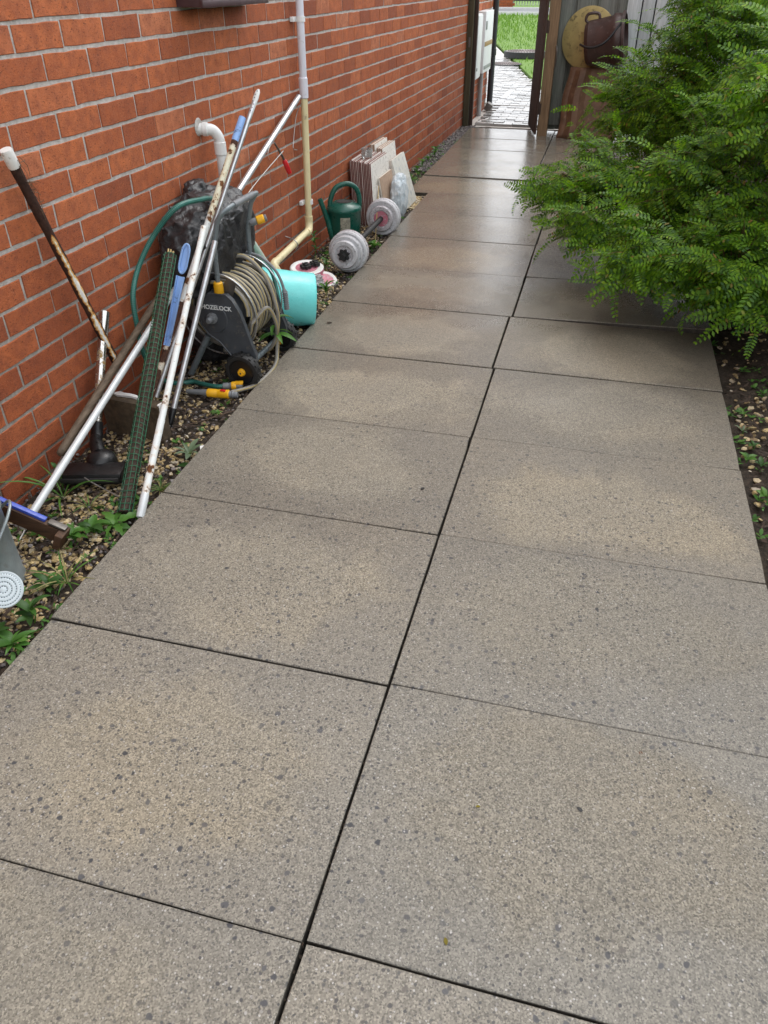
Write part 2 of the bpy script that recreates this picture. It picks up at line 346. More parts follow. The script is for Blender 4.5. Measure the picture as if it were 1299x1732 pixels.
# glass jar
t = NT('glass'); t.set((.75, .78, .78), .08, 0, .5); t.b.inputs['Transmission Weight'].default_value = .85; t.b.inputs['IOR'].default_value = 1.35; MT['glass'] = t.m
# wet block paving and lawn ground
t = NT('paving_block'); v = t.pos(); rn = t.rand()
c = t.ramp(rn, [(0, (.17, .165, .16)), (.5, (.25, .24, .23)), (1, (.33, .31, .29))])
t.set(c, t.ramp(t.noise(v, 12, 3), [(.3, .12), (.7, .3)]), 0, .7, t.noise(v, 60, 3), .002); MT['paving_block'] = t.m
t = NT('concrete_pale'); v = t.pos()
t.set(t.ramp(t.noise(v, 6, 4), [(.3, (.36, .34, .31)), (.7, (.5, .47, .43))]), .5, 0, .5, t.noise(v, 90, 3), .002); MT['concrete_pale'] = t.m
t = NT('lawn'); v = t.pos()
c = t.ramp(t.noise(v, 2.2, 5, .7), [(.3, (.10, .19, .03)), (.55, (.14, .245, .04)), (.75, (.20, .30, .07))])
t.set(c, .8, 0, .3, t.noise(v, 40, 4), .03); MT['lawn'] = t.m

# ------------------------------------------------------------------ mesh helpers
class M:
    def __init__(s): s.v = []; s.f = []; s.uv = {}; s.mi = []; s.cur = 0
    def face(s, idx, uv=None):
        if uv: s.uv[len(s.f)] = uv
        s.f.append(tuple(idx)); s.mi.append(s.cur)
    def box(s, c, size, rot=None, taper=1.0):
        c = Vector(c); h = [x / 2 for x in size]; b = len(s.v)
        for z in (-1, 1):
            k = 1.0 if z < 0 else taper
            for x, y in ((-1, -1), (1, -1), (1, 1), (-1, 1)):
                p = Vector((x * h[0] * k, y * h[1] * k, z * h[2]))
                if rot: p = rot @ p
                s.v.append(c + p)
        for q in ((3, 2, 1, 0), (4, 5, 6, 7), (0, 1, 5, 4), (1, 2, 6, 5), (2, 3, 7, 6), (3, 0, 4, 7)): s.face([b + i for i in q])
        return s
    def rbox(s, c, size, rot=None, bev=.004):
        "box with chamfered edges"
        bm = bmesh.new(); bmesh.ops.create_cube(bm, size=1)
        for q in bm.verts: q.co = Vector((q.co.x * size[0], q.co.y * size[1], q.co.z * size[2]))
        bmesh.ops.bevel(bm, geom=bm.edges[:], offset=min(bev, min(size) * .45), segments=2, affect='EDGES', profile=.6)
        b = len(s.v); bm.verts.index_update()
        for q in bm.verts: s.v.append(Vector(c) + ((rot @ q.co) if rot else q.co))
        for f in bm.faces: s.face([b + q.index for q in f.verts])
        bm.free(); return s
    def tube(s, pts, r, seg=12, caps=True, closed=False):
        pts = [Vector(p) for p in pts]; n = len(pts)
        rs = r if isinstance(r, (list, tuple)) else [r] * n
        b = len(s.v); L = 0; nrm = None; lens = []
        for i, p in enumerate(pts):
            if closed: tg = (pts[(i + 1) % n] - pts[i - 1])
            else: tg = pts[min(i + 1, n - 1)] - pts[max(i - 1, 0)]
            tg.normalize()
            if nrm is None:
                up = Vector((0, 0, 1)) if abs(tg.z) < .9 else Vector((1, 0, 0))
                nrm = (up - tg * up.dot(tg)).normalized()
            else: nrm = (nrm - tg * nrm.dot(tg)).normalized()
            bn = tg.cross(nrm)
            if i: L += (p - pts[i - 1]).length
            lens.append(L)
            for k in range(seg):
                a = 2 * math.pi * k / seg
                s.v.append(p + (nrm * math.cos(a) + bn * math.sin(a)) * rs[i])
        m = n if closed else n - 1
        for i in range(m):
            j = (i + 1) % n
            for k in range(seg):
                k2 = (k + 1) % seg
                l2 = lens[j] if j else lens[i] + .02
                s.face((b + i * seg + k, b + j * seg + k, b + j * seg + k2, b + i * seg + k2),
                       ((k / seg, lens[i]), (k / seg, l2), ((k + 1) / seg, l2), ((k + 1) / seg, lens[i])))
        if caps and not closed:
            s.face([b + k for k in range(seg)]); s.face([b + (n - 1) * seg + k for k in reversed(range(seg))])
        return s
    def lathe(s, prof, o, axis=(0, 0, 1), seg=32, ref=None, close=False, sq=(1, 1)):
        o = Vector(o); ax = Vector(axis).normalized()
        rf = Vector(ref) if ref else (Vector((1, 0, 0)) if abs(ax.x) < .9 else Vector((0, 1, 0)))
        u = (rf - ax * rf.dot(ax)).normalized(); w = ax.cross(u); b = len(s.v); n = len(prof)
        for r, h in prof:
            for k in range(seg):
                a = 2 * math.pi * k / seg
                s.v.append(o + ax * h + (u * math.cos(a) * sq[0] + w * math.sin(a) * sq[1]) * r)
        m = n if close else n - 1
        for i in range(m):
            j = (i + 1) % n
            for k in range(seg):
                k2 = (k + 1) % seg
                s.face((b + i * seg + k, b + i * seg + k2, b + j * seg + k2, b + j * seg + k))
        if not close:
            if prof[0][0] > 1e-5: s.face([b + k for k in reversed(range(seg))])
            if prof[-1][0] > 1e-5: s.face([b + (n - 1) * seg + k for k in range(seg)])
        return s
    def prism(s, poly, d0, d1, fn):
        "polygon (a,b) extruded between d0 and d1; fn(a,b,d)->world"
        b = len(s.v); n = len(poly)
        for d in (d0, d1):
            for a, c in poly: s.v.append(Vector(fn(a, c, d)))
        s.face([b + i for i in reversed(range(n))]); s.face([b + n + i for i in range(n)])
        for i in range(n):
            j = (i + 1) % n; s.face((b + i, b + j, b + n + j, b + n + i))
        return s
    def mesh(s, name, off=(0, 0, 0), smooth=35):
        me = bpy.data.meshes.new(name); off = Vector(off)
        me.from_pydata([tuple(p - off) for p in s.v], [], s.f)
        if s.uv:
            ul = me.uv_layers.new(name='UVMap')
            for i, uv in s.uv.items():
                for k, li in enumerate(me.polygons[i].loop_indices): ul.data[li].uv = uv[k]
        bm = bmesh.new(); bm.from_mesh(me); bmesh.ops.recalc_face_normals(bm, faces=bm.faces) if smooth is not None and len(s.f) < 60000 else None
        bm.to_mesh(me); bm.free()
        if smooth:
            me.polygons.foreach_set('use_smooth', [True] * len(me.polygons)); me.set_sharp_from_angle(angle=R(smooth))
        return me

ROOT = {}
def tag(o, label=None, cat=None, group=None, kind=None):
    if label: o['label'] = label
    if cat: o['category'] = cat
    if group: o['group'] = group
    if kind: o['kind'] = kind
    return o
def thing(name, label, cat, loc, group=None, rotz=0):
    o = bpy.data.objects.new(name, None); COL.objects.link(o); o.location = loc; o.rotation_euler = (0, 0, rotz)
    o.empty_display_size = .05; ROOT[o.name] = Vector(loc)
    return tag(o, label, cat, group)
def part(name, m, mat, parent, smooth=35, label=None, kind=None):
    base = parent
    while base.parent: base = base.parent
    me = m.mesh(name, ROOT[base.name], smooth); me.materials.append(MT[mat])
    o = bpy.data.objects.new(name, me); COL.objects.link(o); o.parent = parent
    return tag(o, label, kind=kind)
def solo(name, m, mat, label=None, cat=None, kind=None, loc=(0, 0, 0), smooth=35, group=None):
    me = m.mesh(name, loc, smooth); me.materials.append(MT[mat])
    o = bpy.data.objects.new(name, me); COL.objects.link(o); o.location = loc; ROOT[o.name] = Vector(loc)
    return tag(o, label, cat, group, kind)
def inst(name, me, parent, loc, rot=None, scale=(1, 1, 1), mat4=None):
    o = bpy.data.objects.new(name, me); COL.objects.link(o); o.parent = parent
    if mat4 is not None: o.matrix_local = mat4
    else:
        o.location = loc; o.scale = scale
        if rot: o.rotation_euler = rot
    return o
def lerp(a, b, t): return Vector(a) * (1 - t) + Vector(b) * t
def spline(pts, n=8):
    "Catmull-Rom through points"
    P = [Vector(p) for p in pts]; P = [P[0] * 2 - P[1]] + P + [P[-1] * 2 - P[-2]]; out = []
    for i in range(1, len(P) - 2):
        for k in range(n):
            t = k / n; a, b, c, d = P[i - 1:i + 3]
            out.append(.5 * ((2 * b) + (c - a) * t + (2 * a - 5 * b + 4 * c - d) * t * t + (3 * b - a - 3 * c + d) * t ** 3))
    out.append(P[-2]); return out
def project(p):
    d = Vector(p) - CAM; z = d.dot(CF)
    if z < .05: return (9e9, 9e9, z)
    return (649.5 + 1278.14 * d.dot(CR) / z, 866 - 1278.14 * d.dot(CU) / z, z)
def inframe(p, m=30):
    x, y, z = project(p); return -m < x < 1299 + m and -m < y < 1732 + m

WX, WA = 1.3729, 0.01785                  # house wall plane: x = -WX + WA*y
WROT = -math.atan(WA)
def wallp(off, y, z): return Vector((-WX + WA * y + off, y - WA * off, z))

# ================================================================== SETTING
rng = random.Random(7)
# ground: lawn to the horizon
m = M(); b = 0
m.v = [Vector(p) for p in ((-400, -300, -.11), (400, -300, -.11), (400, 900, -.11), (-400, 900, -.11))]; m.face((0, 1, 2, 3))
solo('ground', m, 'lawn', kind='structure')
# lawn mound beyond the gate, visible through the opening
def poly_sheet(name, pts, z, mat, th=.04):
    m = M(); m.prism(pts, z - th, z, lambda a, c, d: (a, c, d)); return solo(name, m, mat, kind='structure', smooth=None)
LAWN = [(-.55, 11.9), (3.5, 9.4), (9, 12), (9, 35.8), (-5.6, 35.8), (-2.72, 22.0), (-1.80, 17.7), (-.95, 13.75)]
poly_sheet('lawn', LAWN, -.012, 'lawn')
PAVE = [(-1.19, 8.78), (2.2, 8.78), (3.5, 9.36), (-.57, 11.85), (-1.0, 13.75), (-1.85, 17.65), (-2.77, 21.9), (-5.6, 35.6), (-9.0, 35.6), (-6, 12.0), (-1.19, 10.4)]
poly_sheet('paved_path', PAVE, -.03, 'concrete_pale')
# soil bed sheets with relief
def bed(name, x0, x1, y0, y1, nx, ny, zc, amp, mat='soil'):
    m = M()
    for j in range(ny + 1):
        for i in range(nx + 1):
            x = x0 + (x1 - x0) * i / nx; y = y0 + (y1 - y0) * j / ny
            m.v.append(Vector((x, y, zc + amp * noise.fractal(Vector((x * 9, y * 9, 3)), 1, 2, 4) + .4 * amp * noise.noise(Vector((x * 31, y * 31, 1))))))
    for j in range(ny):
        for i in range(nx):
            a = j * (nx + 1) + i; m.face((a, a + 1, a + nx + 2, a + nx + 1))
    return solo(name, m, mat, kind='structure', smooth=80)
bed('soil_bed', -1.42, -.90, -1.6, 8.78, 26, 480, -.034, .016)
bed('soil_bed_under_bush', .90, 2.25, -1.6, 8.78, 50, 380, -.040, .022)
# slab path
P = .605
path = solo('path', M().box((-.09, 3.6, -.075), (2.12, 10.4, .05)), 'soil', kind='structure', loc=(0, 0, 0))
def slab(x0, x1, y0, y1, dz=0., tx=0., ty=0., gap=.0035, gx0=None, gx1=None, wob=.0009):
    "one concrete flag, wavy arrises; tx, ty tilt in metres of rise across the slab in x, y"
    m = M(); cx, cy = (x0 + x1) / 2, (y0 + y1) / 2
    X0, X1, Y0, Y1 = x0 + (gx0 or 0), x1 - (gx1 or 0), y0 + gap, y1 - gap
    out = []
    for i in range(10): out.append((X0 + (X1 - X0) * i / 10, Y0))
    for i in range(7): out.append((X1, Y0 + (Y1 - Y0) * i / 7))
    for i in range(10): out.append((X1 - (X1 - X0) * i / 10, Y1))
    for i in range(7): out.append((X0, Y1 - (Y1 - Y0) * i / 7))
    sdn = rng.uniform(0, 99)
    J = []
    for a, c in out:
        da, dc_ = min(a - X0, X1 - a), min(c - Y0, Y1 - c); k_ = abs(noise.noise(Vector((a * 5 + sdn, c * 5, sdn)))) * .0022
        a += (k_ if a - X0 < X1 - a else -k_) if da < .001 else 0; c += (k_ if c - Y0 < Y1 - c else -k_) if dc_ < .001 else 0
        if da < .001 and dc_ < .001:
            ch_ = rng.choice((.0005, .001, .0015, .004)); a += ch_ if a < cx else -ch_; c += ch_ * .7 if c < cy else -ch_ * .7
        J.append((a + rng.uniform(-wob, wob), c + rng.uniform(-wob, wob)))
    n = len(J)
    def hz(a, c): return dz + tx * (a - x0) / (x1 - x0) + ty * (c - y0) / (y1 - y0)
    def inset(a, c, d):
        return (min(max(a, X0 + d), X1 - d), min(max(c, Y0 + d), Y1 - d))
    rings = []
    for d, z in ((0, -.05), (0, -.0042), (.0008, -.0014), (.0030, 0)):
        st = len(m.v)
        for (a, c) in J:
            p = inset(a, c, d); m.v.append(Vector((p[0] - cx, p[1] - cy, z + hz(*p))))
        rings.append(st)
    for a, c in zip(rings, rings[1:]):
        for i in range(n): m.face((a + i, a + (i + 1) % n, c + (i + 1) % n, c + i))
    m.face([rings[-1] + i for i in range(n)])
    me = m.mesh('slab', (0, 0, 0), 30); me.materials.append(MT['concrete']); me.materials.append(MT['joint_dirt'])
    for pf in me.polygons[:2 * n]:
        if pf.index < n: pf.material_index = 1
    inst('slab', me, path, (cx, cy, 0))
GC = .0030
def jx(k): return 0.0 if k < 4 else (-.008 if k == 4 else .006)
hz_l = {-2: 0, -1: .001, 0: 0, 1: .001, 2: .001, 3: 0, 4: .0035, 5: .006, 6: .0055, 7: .008, 8: .0075}
for k in range(-2, 9):
    g = {3: .0011, 6: .0014, 1: .0018, 2: .0014}.get(k, .0014)
    slab(-.9187 + rng.uniform(-.004, .004), jx(k), k * P, (k + 1) * P, dz=hz_l[k], tx=rng.uniform(-.003, .003) * (k < 2 or k > 5), ty=rng.uniform(-.003, .003) * (k < 2), gap=g, gx1=GC if k < 4 else .0035)
for k in range(9, 14):
    slab(-1.09 + rng.uniform(-.006, .006), -.185, k * P, (k + 1) * P, dz=rng.uniform(0, .006), tx=rng.uniform(-.004, .004), ty=rng.uniform(-.004, .003), gap=.004, gx1=.004)
rt = {5: (.006, .022, 0.0), 4: (.0035, .001, 0.0), 6: (.012, -.006, .004), 3: (.0, .0, 0.0), 2: (.001, 0., 0.)}
for k in range(-2, 9):
    dz, tx, ty = rt.get(k, (0.001, rng.uniform(-.003, .003), rng.uniform(-.003, .003)))
    o = -.008 if k >= 4 else 0
    g = {2: .0003, 3: .0003}.get(k, .0014)
    slab(jx(k), .9199, k * P + .003, (k + 1) * P + .003, dz=dz, tx=tx, ty=ty, gap=g, gx0=GC if k < 4 else .0035)
for k in range(9, 14):
    slab(-.185, .72, k * P, (k + 1) * P, dz=rng.uniform(0, .006), tx=rng.uniform(-.004, .004), gap=.004, gx0=.004)

# ---- house wall
BP, CH, Z0, Y0W = .22868, .0796, 1.2645, 1.697
wall = thing('brick_wall', 'long orange red brick house wall with pale grey mortar joints', 'wall', (-WX, 0, 0), rotz=WROT)
ROOT[wall.name] = Vector((0, 0, 0))
YA, YB, ZT = -1.6, 10.28, 5.2
mm = M(); mm.box((-.05 - .0032, (YA + YB) / 2, (ZT - .2) / 2), (.1, YB - YA - .02, ZT + .2))
part('mortar', mm, 'mortar', wall, None)
def brick_poly(m, L, H, o=(0, 0, 0), r=rng, jit=.0016, dep=.02):
    "brick with chipped arrises: face at local x=0, long side on y"
    pts = []
    for i in range(4): pts.append((-L / 2 + L * i / 4, -H / 2))
    for i in range(1): pts.append((L / 2, -H / 2))
    for i in range(4): pts.append((L / 2 - L * i / 4, H / 2))
    pts.append((-L / 2, H / 2))
    J = [(a + r.uniform(-jit, jit), c + r.uniform(-jit, jit)) for a, c in pts]; n = len(J)
    st = []
    tilt = r.uniform(-.0015, .0015)
    for ins, x in ((0, -dep), (0, -.0016), (.0016, 0)):
        st.append(len(m.v))
        for a, c in J:
            k = 1 - 2 * ins / L; k2 = 1 - 2 * ins / H
            m.v.append(Vector((o[0] + x + r.uniform(-.0004, .0004) + tilt * a / L, o[1] + a * k, o[2] + c * k2)))
    for a, c in zip(st, st[1:]):
        for i in range(n): m.face((a + i, a + (i + 1) % n, c + (i + 1) % n, c + i))
    m.face([st[-1] + i for i in range(n)])
BL, BH = .2196, .0682
bvar = []
for i in range(10):
    q = M(); brick_poly(q, BL, BH); me = q.mesh('brick', (0, 0, 0), None); me.materials.append(MT['brick']); bvar.append(me)
cand = []; off_list = []
for n in range(-50, 18):
    zc = Z0 - (n + .5) * CH
    if zc > ZT - .03 or zc < -.16: continue
    sh = 0 if n % 2 else .5
    i0 = int((YA - Y0W) / BP) - 1
    for i in range(i0, 60):
        yc = Y0W + (i + .5 + sh) * BP; 
        if yc - BL / 2 < YA or yc + BL / 2 > YB: continue
        wp = wallp(0, yc, zc)
        yc += rng.uniform(-.0015, .0015); zc2 = zc + rng.uniform(-.0012, .0012)
        vis = inframe(wp, 40); d = (wp - CAM).length
        cand.append((0 if vis else 1, d, yc, zc2))
cand.sort()
for vis, d, yc, zc in cand[:300]:
    inst('brick', rng.choice(bvar), wall, (rng.uniform(-.001, .001), yc, zc))
q = M()
for vis, d, yc, zc in cand[300:]: brick_poly(q, BL, BH, (rng.uniform(-.001, .001), yc, zc))
part('brick_courses', q, 'brick', wall, None, kind='stuff', label='bricks of the far and upper courses')
# brown ledge above
sl = M().rbox((.05, 2.86, 1.312), (.12, .62, .085), None, .006)
sl.rbox((.108, 2.86, 1.280), (.014, .63, .024), None, .004)
part('ledge', sl, 'brown_sill', wall, label='dark brown ledge jutting from the wall at the top edge')

# ---- gate posts, gate leaf, fence
gp = thing('gate_post', 'olive brown timber gate post fixed against the brick wall', 'post', (-1.16, 8.72, 0))
part('post', M().rbox((-1.185, 8.72, .9), (.06, .10, 1.9), None, .004), 'post_olive', gp)
part('stop_batten', M().rbox((-1.135, 8.75, .9), (.035, .05, 1.88), None, .004), 'gate_dark', gp)
part('latch_plate', M().rbox((-1.185, 8.667, .78), (.022, .006, .09), None, .002), 'dark_steel', gp)
gt = thing('gate', 'dark brown timber gate standing open, seen almost edge on', 'gate', (-.42, 8.4, 0))
ga, gb = Vector((-.490, 8.74, 0)), Vector((-.362, 8.09, 0)); gd = (gb - ga).normalized(); gn = Vector((gd.y, -gd.x, 0))
rotg = Matrix.Rotation(math.atan2(gd.y, gd.x), 3, 'Z')
GL = (gb - ga).length
for i in range(6):
    c = ga + gd * (GL * (i + .5) / 6); part('board', M().rbox((c.x, c.y, .93), (GL / 6 - .005, .022, 1.82), rotg, .003), 'gate_dark', gt)
for z in (.25, .95, 1.65):
    c = (ga + gb) / 2 - gn * .024
    part('ledge', M().rbox((c.x, c.y, z), (GL - .04, .024, .10), rotg, .003), 'gate_dark', gt)
hp = thing('gate_post', 'light brown worn timber post holding the open gate', 'post', (-.30, 8.16, 0))
part('post', M().rbox((-.30, 8.17, .92), (.10, .09, 1.9), None, .006), 'post_brown', hp)
lt = M(); lt.tube(spline([(-.245, 8.11, .80), (-.235, 8.10, .74), (-.235, 8.10, .66), (-.243, 8.11, .60)]), .006, 8); part('gate_hook', lt, 'dark_steel', hp)
fn = thing('timber_fence', 'weathered grey timber fence panel beside the open gate', 'fence', (.05, 8.42, 0))
x = -.30; i = 0
while x < .36:
    w = rng.uniform(.092, .10); part('board', M().rbox((x + w / 2, 8.44 + (i % 2) * .021, .955), (w + .008, .018, 1.86), None, .002), 'fence_grey', fn); x += w; i += 1
for z in (.93, .31): part('rail', M().rbox((.06, 8.395, z), (.60, .035, .085), None, .003), 'fence_grey', fn)
part('stile', M().rbox((-.205, 8.39, .95), (.105, .032, 1.75), None, .003), 'fence_grey', fn)
f2 = thing('timber_fence', 'pale grey upright boards behind the bush, right of the bin', 'fence', (1.2, 8.4, 0))
x = .37
while x < 2.15:
    w = rng.uniform(.115, .13); part('board', M().rbox((x + w / 2, 8.36 + .024 * (int(x * 8.1) % 2), .98), (w + .016, .02, 1.85), None, .002), 'fence_pale', f2); x += w
f3 = thing('timber_fence', 'brown boarded boundary fence hidden behind the leafy bush', 'fence', (2.2, 4, 0))
y = -1.2
while y < 8.3:
    w = .148; part('board', M().rbox((2.2 + (.012 if int(y * 100) % 2 else 0), y + w / 2, .85), (.02, w - .004, 1.75), None, .002), 'side_fence', f3); y += w
for z in (.3, 1.3): part('rail', M().rbox((2.17, 3.5, z), (.035, 9.5, .08)), 'side_fence', f3)

# ---- beyond the gate
def wallbox(off, y0, y1, z0, z1, dep, bev=.006):
    c = wallp(off + dep / 2, (y0 + y1) / 2, (z0 + z1) / 2)
    return M().rbox(c, (dep, y1 - y0, z1 - z0), Matrix.Rotation(WROT, 3, 'Z'), bev)
mb = thing('meter_box', 'tall white meter box on the brick wall nearest the gate post', 'meter box', wallp(0, 8.93, .4), 'meter boxes on the wall')
part('case', wallbox(.0, 8.80, 9.10, .415, 1.02, .085), 'meter_white', mb)
part('lid', wallbox(.085, 8.815, 9.085, .43, 1.005, .012, .003), 'meter_white', mb)
part('lock', wallbox(.097, 8.84, 8.87, .50, .53, .006, .001), 'meter_grey', mb)
mb2 = thing('meter_box', 'white meter box with grey catches, the one further from the gate post', 'meter box', wallp(0, 9.5, .4), 'meter boxes on the wall')
part('case', wallbox(.0, 9.26, 9.80, .44, 1.03, .10), 'meter_white', mb2)
part('window', wallbox(.10, 9.29, 9.37, .86, .94, .006, .001), 'meter_grey', mb2)
part('warning_strip', wallbox(.10, 9.27, 9.79, .70, .745, .004, .001), 'amber_label', mb2)
part('catch', wallbox(.10, 9.30, 9.78, .475, .51, .005, .001), 'meter_grey', mb2)
cd = M(); cd.tube([wallp(.035, 9.55, -.05), wallp(.035, 9.55, .44)], .028, 14)
solo('conduit', cd, 'grey_conduit', 'short grey conduit pipe running down below the meter boxes', 'conduit', loc=wallp(.035, 9.55, -.03))
bp_ = thing('downpipe', 'black rainwater downpipe at the far corner of the house', 'downpipe', wallp(.06, 10.18, -.03))
part('pipe', M().tube([wallp(.06, 10.18, -.02), wallp(.06, 10.18, 2.8)], .036, 16), 'black_pipe', bp_)
for z in (.55, 1.6): part('socket', M().lathe([(.036, 0), (.043, .004), (.043, .07), (.036, .074)], wallp(.06, 10.18, z), seg=16), 'black_pipe', bp_)
part('bracket', M().rbox(wallp(.02, 10.18, .82), (.05, .10, .03), None, .003), 'black_pipe', bp_)
solo('drain_cover', M().lathe([(.0, .0), (.10, 0), (.12, .012), (.11, .02), (0, .016)], (-.98, 10.2, -.028), seg=24, sq=(1, .8)), 'brown_tub', 'round brown drain cover on the wet paving beside the downpipe', 'drain cover', loc=(-.98, 10.2, -.028))
solo('white_stick', M().rbox((-1.045, 9.13, -.012), (.014, .30, .012), Matrix.Rotation(R(-16), 3, 'Z'), .002), 'old_white_paint', 'short white stick lying on the wet paving in the gateway', 'stick', loc=(-1.045, 9.13, -.012))
solo('gully_grate', M().rbox(wallp(.09, 9.95, .02), (.08, .12, .09), Matrix.Rotation(.5, 3, 'Y'), .01), 'dark_steel', 'dark gully grate leaning at the foot of the black downpipe', 'grate', loc=wallp(.09, 9.95, -.02))
pb = M()
def inpoly(x, y, poly):
    r = False; j = len(poly) - 1
    for i in range(len(poly)):
        if (poly[i][1] > y) != (poly[j][1] > y) and x < (poly[j][0] - poly[i][0]) * (y - poly[i][1]) / (poly[j][1] - poly[i][1]) + poly[i][0]: r = not r
        j = i
    return r
r2 = random.Random(3)
yy = 8.85; row = 0
while yy < 17.0:
    xx = -3.2 + (row % 2) * .105
    while xx < 1.2:
        if inpoly(xx, yy, PAVE) and inpoly(xx + .19, yy + .09, PAVE):
            rot = Matrix.Rotation(r2.uniform(-.012, .012), 3, 'X') @ Matrix.Rotation(r2.uniform(-.012, .012), 3, 'Y')
            pb.box((xx + .1, yy + .05, -.028 + r2.uniform(-.003, .004)), (.205, .1015, .05), rot, .985)
        xx += .21
    yy += .105; row += 1
o = part('paving_blocks', pb, 'paving_block', bpy.data.objects['paved_path'], None, kind='stuff', label='wet grey block paving')
def cover(name, c, r, label, rise):
    g = thing(name, label, 'manhole cover', c, 'round manhole covers by the lawn')
    part('rim', M().lathe([(r + .03, 0), (r + .03, rise), (r, rise + .004), (r - .015, rise)], c, seg=48), 'ring_black', g)
    q = M(); q.lathe([(r - .012, 0), (r - .012, rise + .003), (0.0, rise + .003)], c, seg=48)
    for k in range(1, 7):
        rr = r * k / 7
        for j in range(int(6 * k)):
            a = 2 * math.pi * j / (6 * k) + k; q.box((c[0] + rr * math.cos(a), c[1] + rr * math.sin(a), c[2] + rise + .007), (.03, .016, .01), Matrix.Rotation(a, 3, 'Z'))
    part('lid', q, 'iron_cover', g)
cover('manhole_cover', (-1.60, 15.62, .0), .27, 'round iron manhole cover set flush in the pale path', .008)
cover('manhole_cover', (-1.42, 17.15, .0), .38, 'larger round manhole cover raised on a black rim in the lawn', .10)
gr = M()
for i in range(9000):
    y = 12 + (36 - 12) * (r2.random() ** 1.4); x = r2.uniform(-5.2, 1.2)
    if not inpoly(x, y, LAWN): continue
    h = r2.uniform(.035, .09) * (1 if y < 22 else 1.5); a = r2.uniform(0, 6.28); w = .006 * (1 + (y - 12) * .12); b = len(gr.v)
    l = Vector((r2.uniform(-.5, .5), r2.uniform(-.5, .5), 1)) * h; p = Vector((x, y, -.014)); s = Vector((math.cos(a), math.sin(a), 0)) * w
    gr.v += [p - s, p + s, p + l]; gr.face((b, b + 1, b + 2))
solo('lawn_grass', gr, 'lawn_blade', 'bright green mown lawn seen through the open gate', 'grass', kind='stuff', smooth=None)
solo('road', M().box((-5, 39.4, -.03), (80, 5.0, .05)), 'asphalt', kind='structure', smooth=None)
solo('kerb', M().box((-5, 36.75, .0), (80, .25, .12)), 'kerb', kind='structure', smooth=None)
solo('far_kerb', M().box((-5, 42.0, .0), (80, .2, .12)), 'kerb', kind='structure', smooth=None)
fp = thing('brick_pier', 'red brick wall end across the road beyond the lawn', 'wall', (-6.3, 43.4, 0))
q = M()
for c in range(7):
    for i in range(9): q.box((-7.2 + i * .29 + (c % 2) * .1, 43.3, .02 + .11 * c), (.275, .22, .10))
part('bricks', q, 'brick', fp, None, kind='stuff'); part('mortar', M().box((-6.0, 43.33, .35), (2.55, .2, .8)), 'mortar', fp, None)
ff = thing('low_fence', 'dark rail fence with pale pickets beyond the road', 'fence', (-4, 50, 0))
part('rail', M().box((-3.4, 49.9, .26), (4.6, .1, .32)), 'dark_rail', ff, None)
for i in range(30): part('picket', M().box((-5.6 + i * .15, 50.05, .05), (.06, .03, .3)), 'pale_picket', ff, None)

# ================================================================== THINGS ALONG THE WALL
# white waste pipe turning cream
dp = thing('waste_pipe', 'white waste pipe running down the brick wall, yellowed cream lower down', 'pipe', wallp(.04, 3.74, -.03))
part('upper_pipe', M().tube([wallp(.04, 3.76, 1.9), wallp(.04, 3.735, .83)], .0195, 20), 'lilac_pvc', dp)
part('coupler', M().lathe([(.0195, 0), (.0235, .003), (.0235, .095), (.0195, .098)], wallp(.04, 3.735, .83), (0, 0, 1), 20), 'lilac_pvc', dp)
part('lower_pipe', M().tube([wallp(.04, 3.735, .835), wallp(.04, 3.70, .20)], .0185, 20), 'cream_pvc', dp)
el = spline([wallp(.04, 3.70, .235), wallp(.04, 3.699, .195), wallp(.045, 3.675, .165), wallp(.048, 3.64, .158)], 5)
part('elbow', M().tube(el, .0225, 20), 'cream_pvc', dp)
part('sloping_pipe', M().tube([wallp(.046, 3.67, .163), wallp(.05, 3.13, .133)], .0185, 20), 'cream_pvc', dp)
el = spline([wallp(.05, 3.16, .136), wallp(.055, 3.118, .130), wallp(.08, 3.105, .10), wallp(.10, 3.10, .07)], 5)
part('elbow', M().tube(el, .0225, 20), 'cream_pvc', dp)
part('outlet_pipe', M().tube([wallp(.085, 3.105, .085), wallp(.17, 3.10, -.05)], .0185, 20), 'cream_pvc', dp)
for (y, z) in ((3.745, 1.185), (3.715, .31)):
    q = M(); q.lathe([(.0195, -.012), (.024, -.012), (.024, .012), (.0195, .012)], wallp(.04, y, z), seg=20, close=True)
    q.rbox(wallp(.012, y - .03, z), (.02, .045, .022), None, .003); part('clip', q, 'white_clip', dp)
q = M(); q.tube(spline([wallp(.0, 3.43, .19), wallp(.03, 3.43, .182), wallp(.06, 3.42, .175), wallp(.075, 3.42, .15), wallp(.06, 3.42, .128)]), .003, 8); part('wire_clip', q, 'wire', dp)
